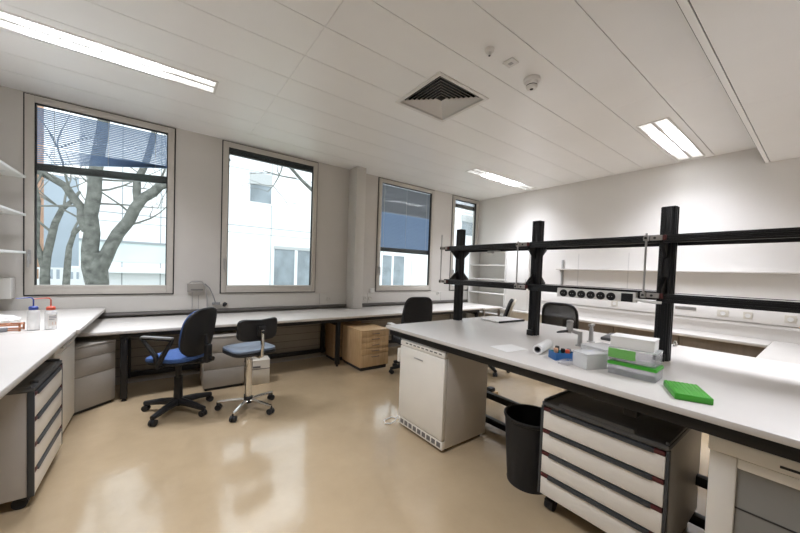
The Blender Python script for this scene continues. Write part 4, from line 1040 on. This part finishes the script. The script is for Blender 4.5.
def grow(b, p, d, r, ln, depth, rnd):
    n = 4; pts = [Vector(p)]; rad = [r]; dd = Vector(d).normalized()
    for k in range(n):
        dd = (dd + Vector((rnd.uniform(-.22, .22), rnd.uniform(-.22, .22), rnd.uniform(-.12, .2)))).normalized()
        pts.append(pts[-1]+dd*ln/n); rad.append(r*(1-.55*(k+1)/n))
    b.tube(pts, rad, 7 if r > .03 else 5)
    if depth:
        for k in range(rnd.choice((2, 3, 3))):
            i = rnd.choice((2, 3, 4)); side = Vector((rnd.uniform(-1, 1), rnd.uniform(-1, 1), rnd.uniform(-.3, .8))).normalized()
            grow(b, pts[i], dd*.7+side*.8, rad[i]*.8, ln*.72, depth-1, rnd)
def tree(label, base, limbs, seed, twig_from, twig=(0.035, 1.5, 3)):
    t = thing('bare_tree', label, 'tree', base, 0, 'bare winter trees'); rnd = random.Random(seed)
    q = MB(base)
    for pts, rad in limbs:
        P_ = [Vector(p) for p in pts]
        # smooth by midpoint insertion
        fp, fr = [P_[0]], [rad[0]]
        for i in range(1, len(P_)):
            m_ = (P_[i-1]+P_[i])/2 + Vector((rnd.uniform(-.04, .04), rnd.uniform(-.04, .04), 0)); fp += [m_, P_[i]]; fr += [(rad[i-1]+rad[i])/2, rad[i]]
        q.tube(fp, fr, 14)
    q.build('trunk', M['bark'], t)
    q = MB(base)
    for (p, d) in twig_from: grow(q, p, d, twig[0], twig[1], twig[2], rnd)
    q.build('twigs', M['twig'], t)
Y0 = 11.0
tree('large bare tree forking in two, right outside the leftmost window', (-1.3, Y0, GZ),
     [([(-1.30, Y0, GZ), (-1.30, Y0, .5), (-1.27, Y0, 1.35), (-1.22, Y0, 1.7)], [0.287, 0.237, 0.212, 0.187]),
      ([(-1.30, Y0, .9), (-1.40, Y0, 1.75), (-1.40, Y0, 2.6), (-1.30, Y0-.1, 3.6), (-1.15, Y0-.2, 4.8), (-1.1, Y0, 6.5)], [0.187, 0.168, 0.150, 0.134, 0.119, 0.081]),
      ([(-1.45, Y0, 2.2), (-1.55, Y0, 2.75), (-1.85, Y0+.1, 3.25), (-2.35, Y0+.2, 3.55), (-3.0, Y0+.3, 3.9)], [0.106, 0.094, 0.081, 0.075, 0.056]),
      ([(-1.25, Y0, 1.2), (-1.02, Y0, 1.85), (-.66, Y0-.05, 2.55), (-.40, Y0-.1, 3.15), (-.02, Y0-.15, 3.55), (.75, Y0-.2, 3.95), (1.6, Y0-.3, 4.6)], [0.168, 0.144, 0.134, 0.125, 0.112, 0.087, 0.056]),
      ([(-.48, Y0-.1, 3.0), (-.50, Y0-.2, 3.6), (-.30, Y0-.2, 4.2), (-.1, Y0-.2, 5.5)], [0.094, 0.081, 0.075, 0.056])], 5,
     [((-2.0, Y0, 3.3), (-.5, -.2, .6)), ((-2.5, Y0+.2, 3.6), (-.6, .1, -.1)), ((-1.35, Y0, 3.2), (.8, -.3, .2)), ((-1.4, Y0, 2.4), (-.8, .2, .3)), ((-.6, Y0, 2.7), (-.6, .2, .5)), ((-.1, Y0, 3.5), (.5, 0, .8)), ((-1.3, Y0, 3.9), (.7, -.1, -.1)), ((.3, Y0, 3.8), (.4, .1, .9)), ((-1.75, Y0, 3.15), (-.2, -.4, 1)), ((-1.35, Y0, 2.9), (.9, -.2, -.1)), ((-1.3, Y0, 3.5), (.8, .2, .1)), ((-2.2, Y0, 3.5), (-.2, 0, -1)), ((-.75, Y0, 2.4), (.9, 0, .2)), ((-1.6, Y0, 2.8), (-.9, 0, -.2))], (.028, 1.3, 3))
tree('thin forked tree further back beside the large tree', (-3.1, 16, GZ),
     [([(-3.1, 16, GZ), (-3.15, 16, 1.0), (-3.0, 16, 2.2), (-2.75, 16, 3.2), (-2.3, 16, 3.9)], [0.149, 0.124, 0.105, 0.081, 0.043]),
      ([(-3.1, 16, .8), (-3.35, 16, 2.0), (-3.3, 16, 3.4), (-3.5, 16, 5.0)], [0.099, 0.081, 0.062, 0.037]),
      ([(-2.65, 16, GZ), (-2.6, 16, 1.4), (-2.45, 16, 2.4), (-1.9, 16, 3.2)], [0.112, 0.093, 0.068, 0.043])], 8,
     [((-3.0, 16, 2.4), (-.6, 0, .8)), ((-2.7, 16, 3.2), (.2, .2, 1)), ((-3.3, 16, 3.0), (-.6, -.2, .6)), ((-3.3, 16, 2.2), (-.7, .1, .3)), ((-2.5, 16, 2.4), (.5, 0, .8)), ((-3.1, 16, 1.6), (-.6, .1, .4))], (.04, 1.6, 3))
tree('bare tree between the second and third window, its branches crossing the second', (4.75, 10, GZ),
     [([(4.75, 10, GZ), (4.75, 10, 2.0), (4.7, 10, 4.0), (4.6, 10, 6.0)], [.20, .17, .14, .10]),
      ([(4.7, 10, 3.4), (3.5, 9.9, 4.15), (2.6, 9.9, 4.95), (1.7, 9.9, 5.0), (1.0, 9.9, 4.3)], [.08, .05, .04, .03, .018])], 11,
     [((3.3, 9.9, 4.2), (-.8, 0, -.25)), ((2.9, 9.9, 4.6), (-.3, 0, -.7)), ((2.2, 9.9, 5.0), (-.3, -.2, .8))], (.025, 1.1, 2))
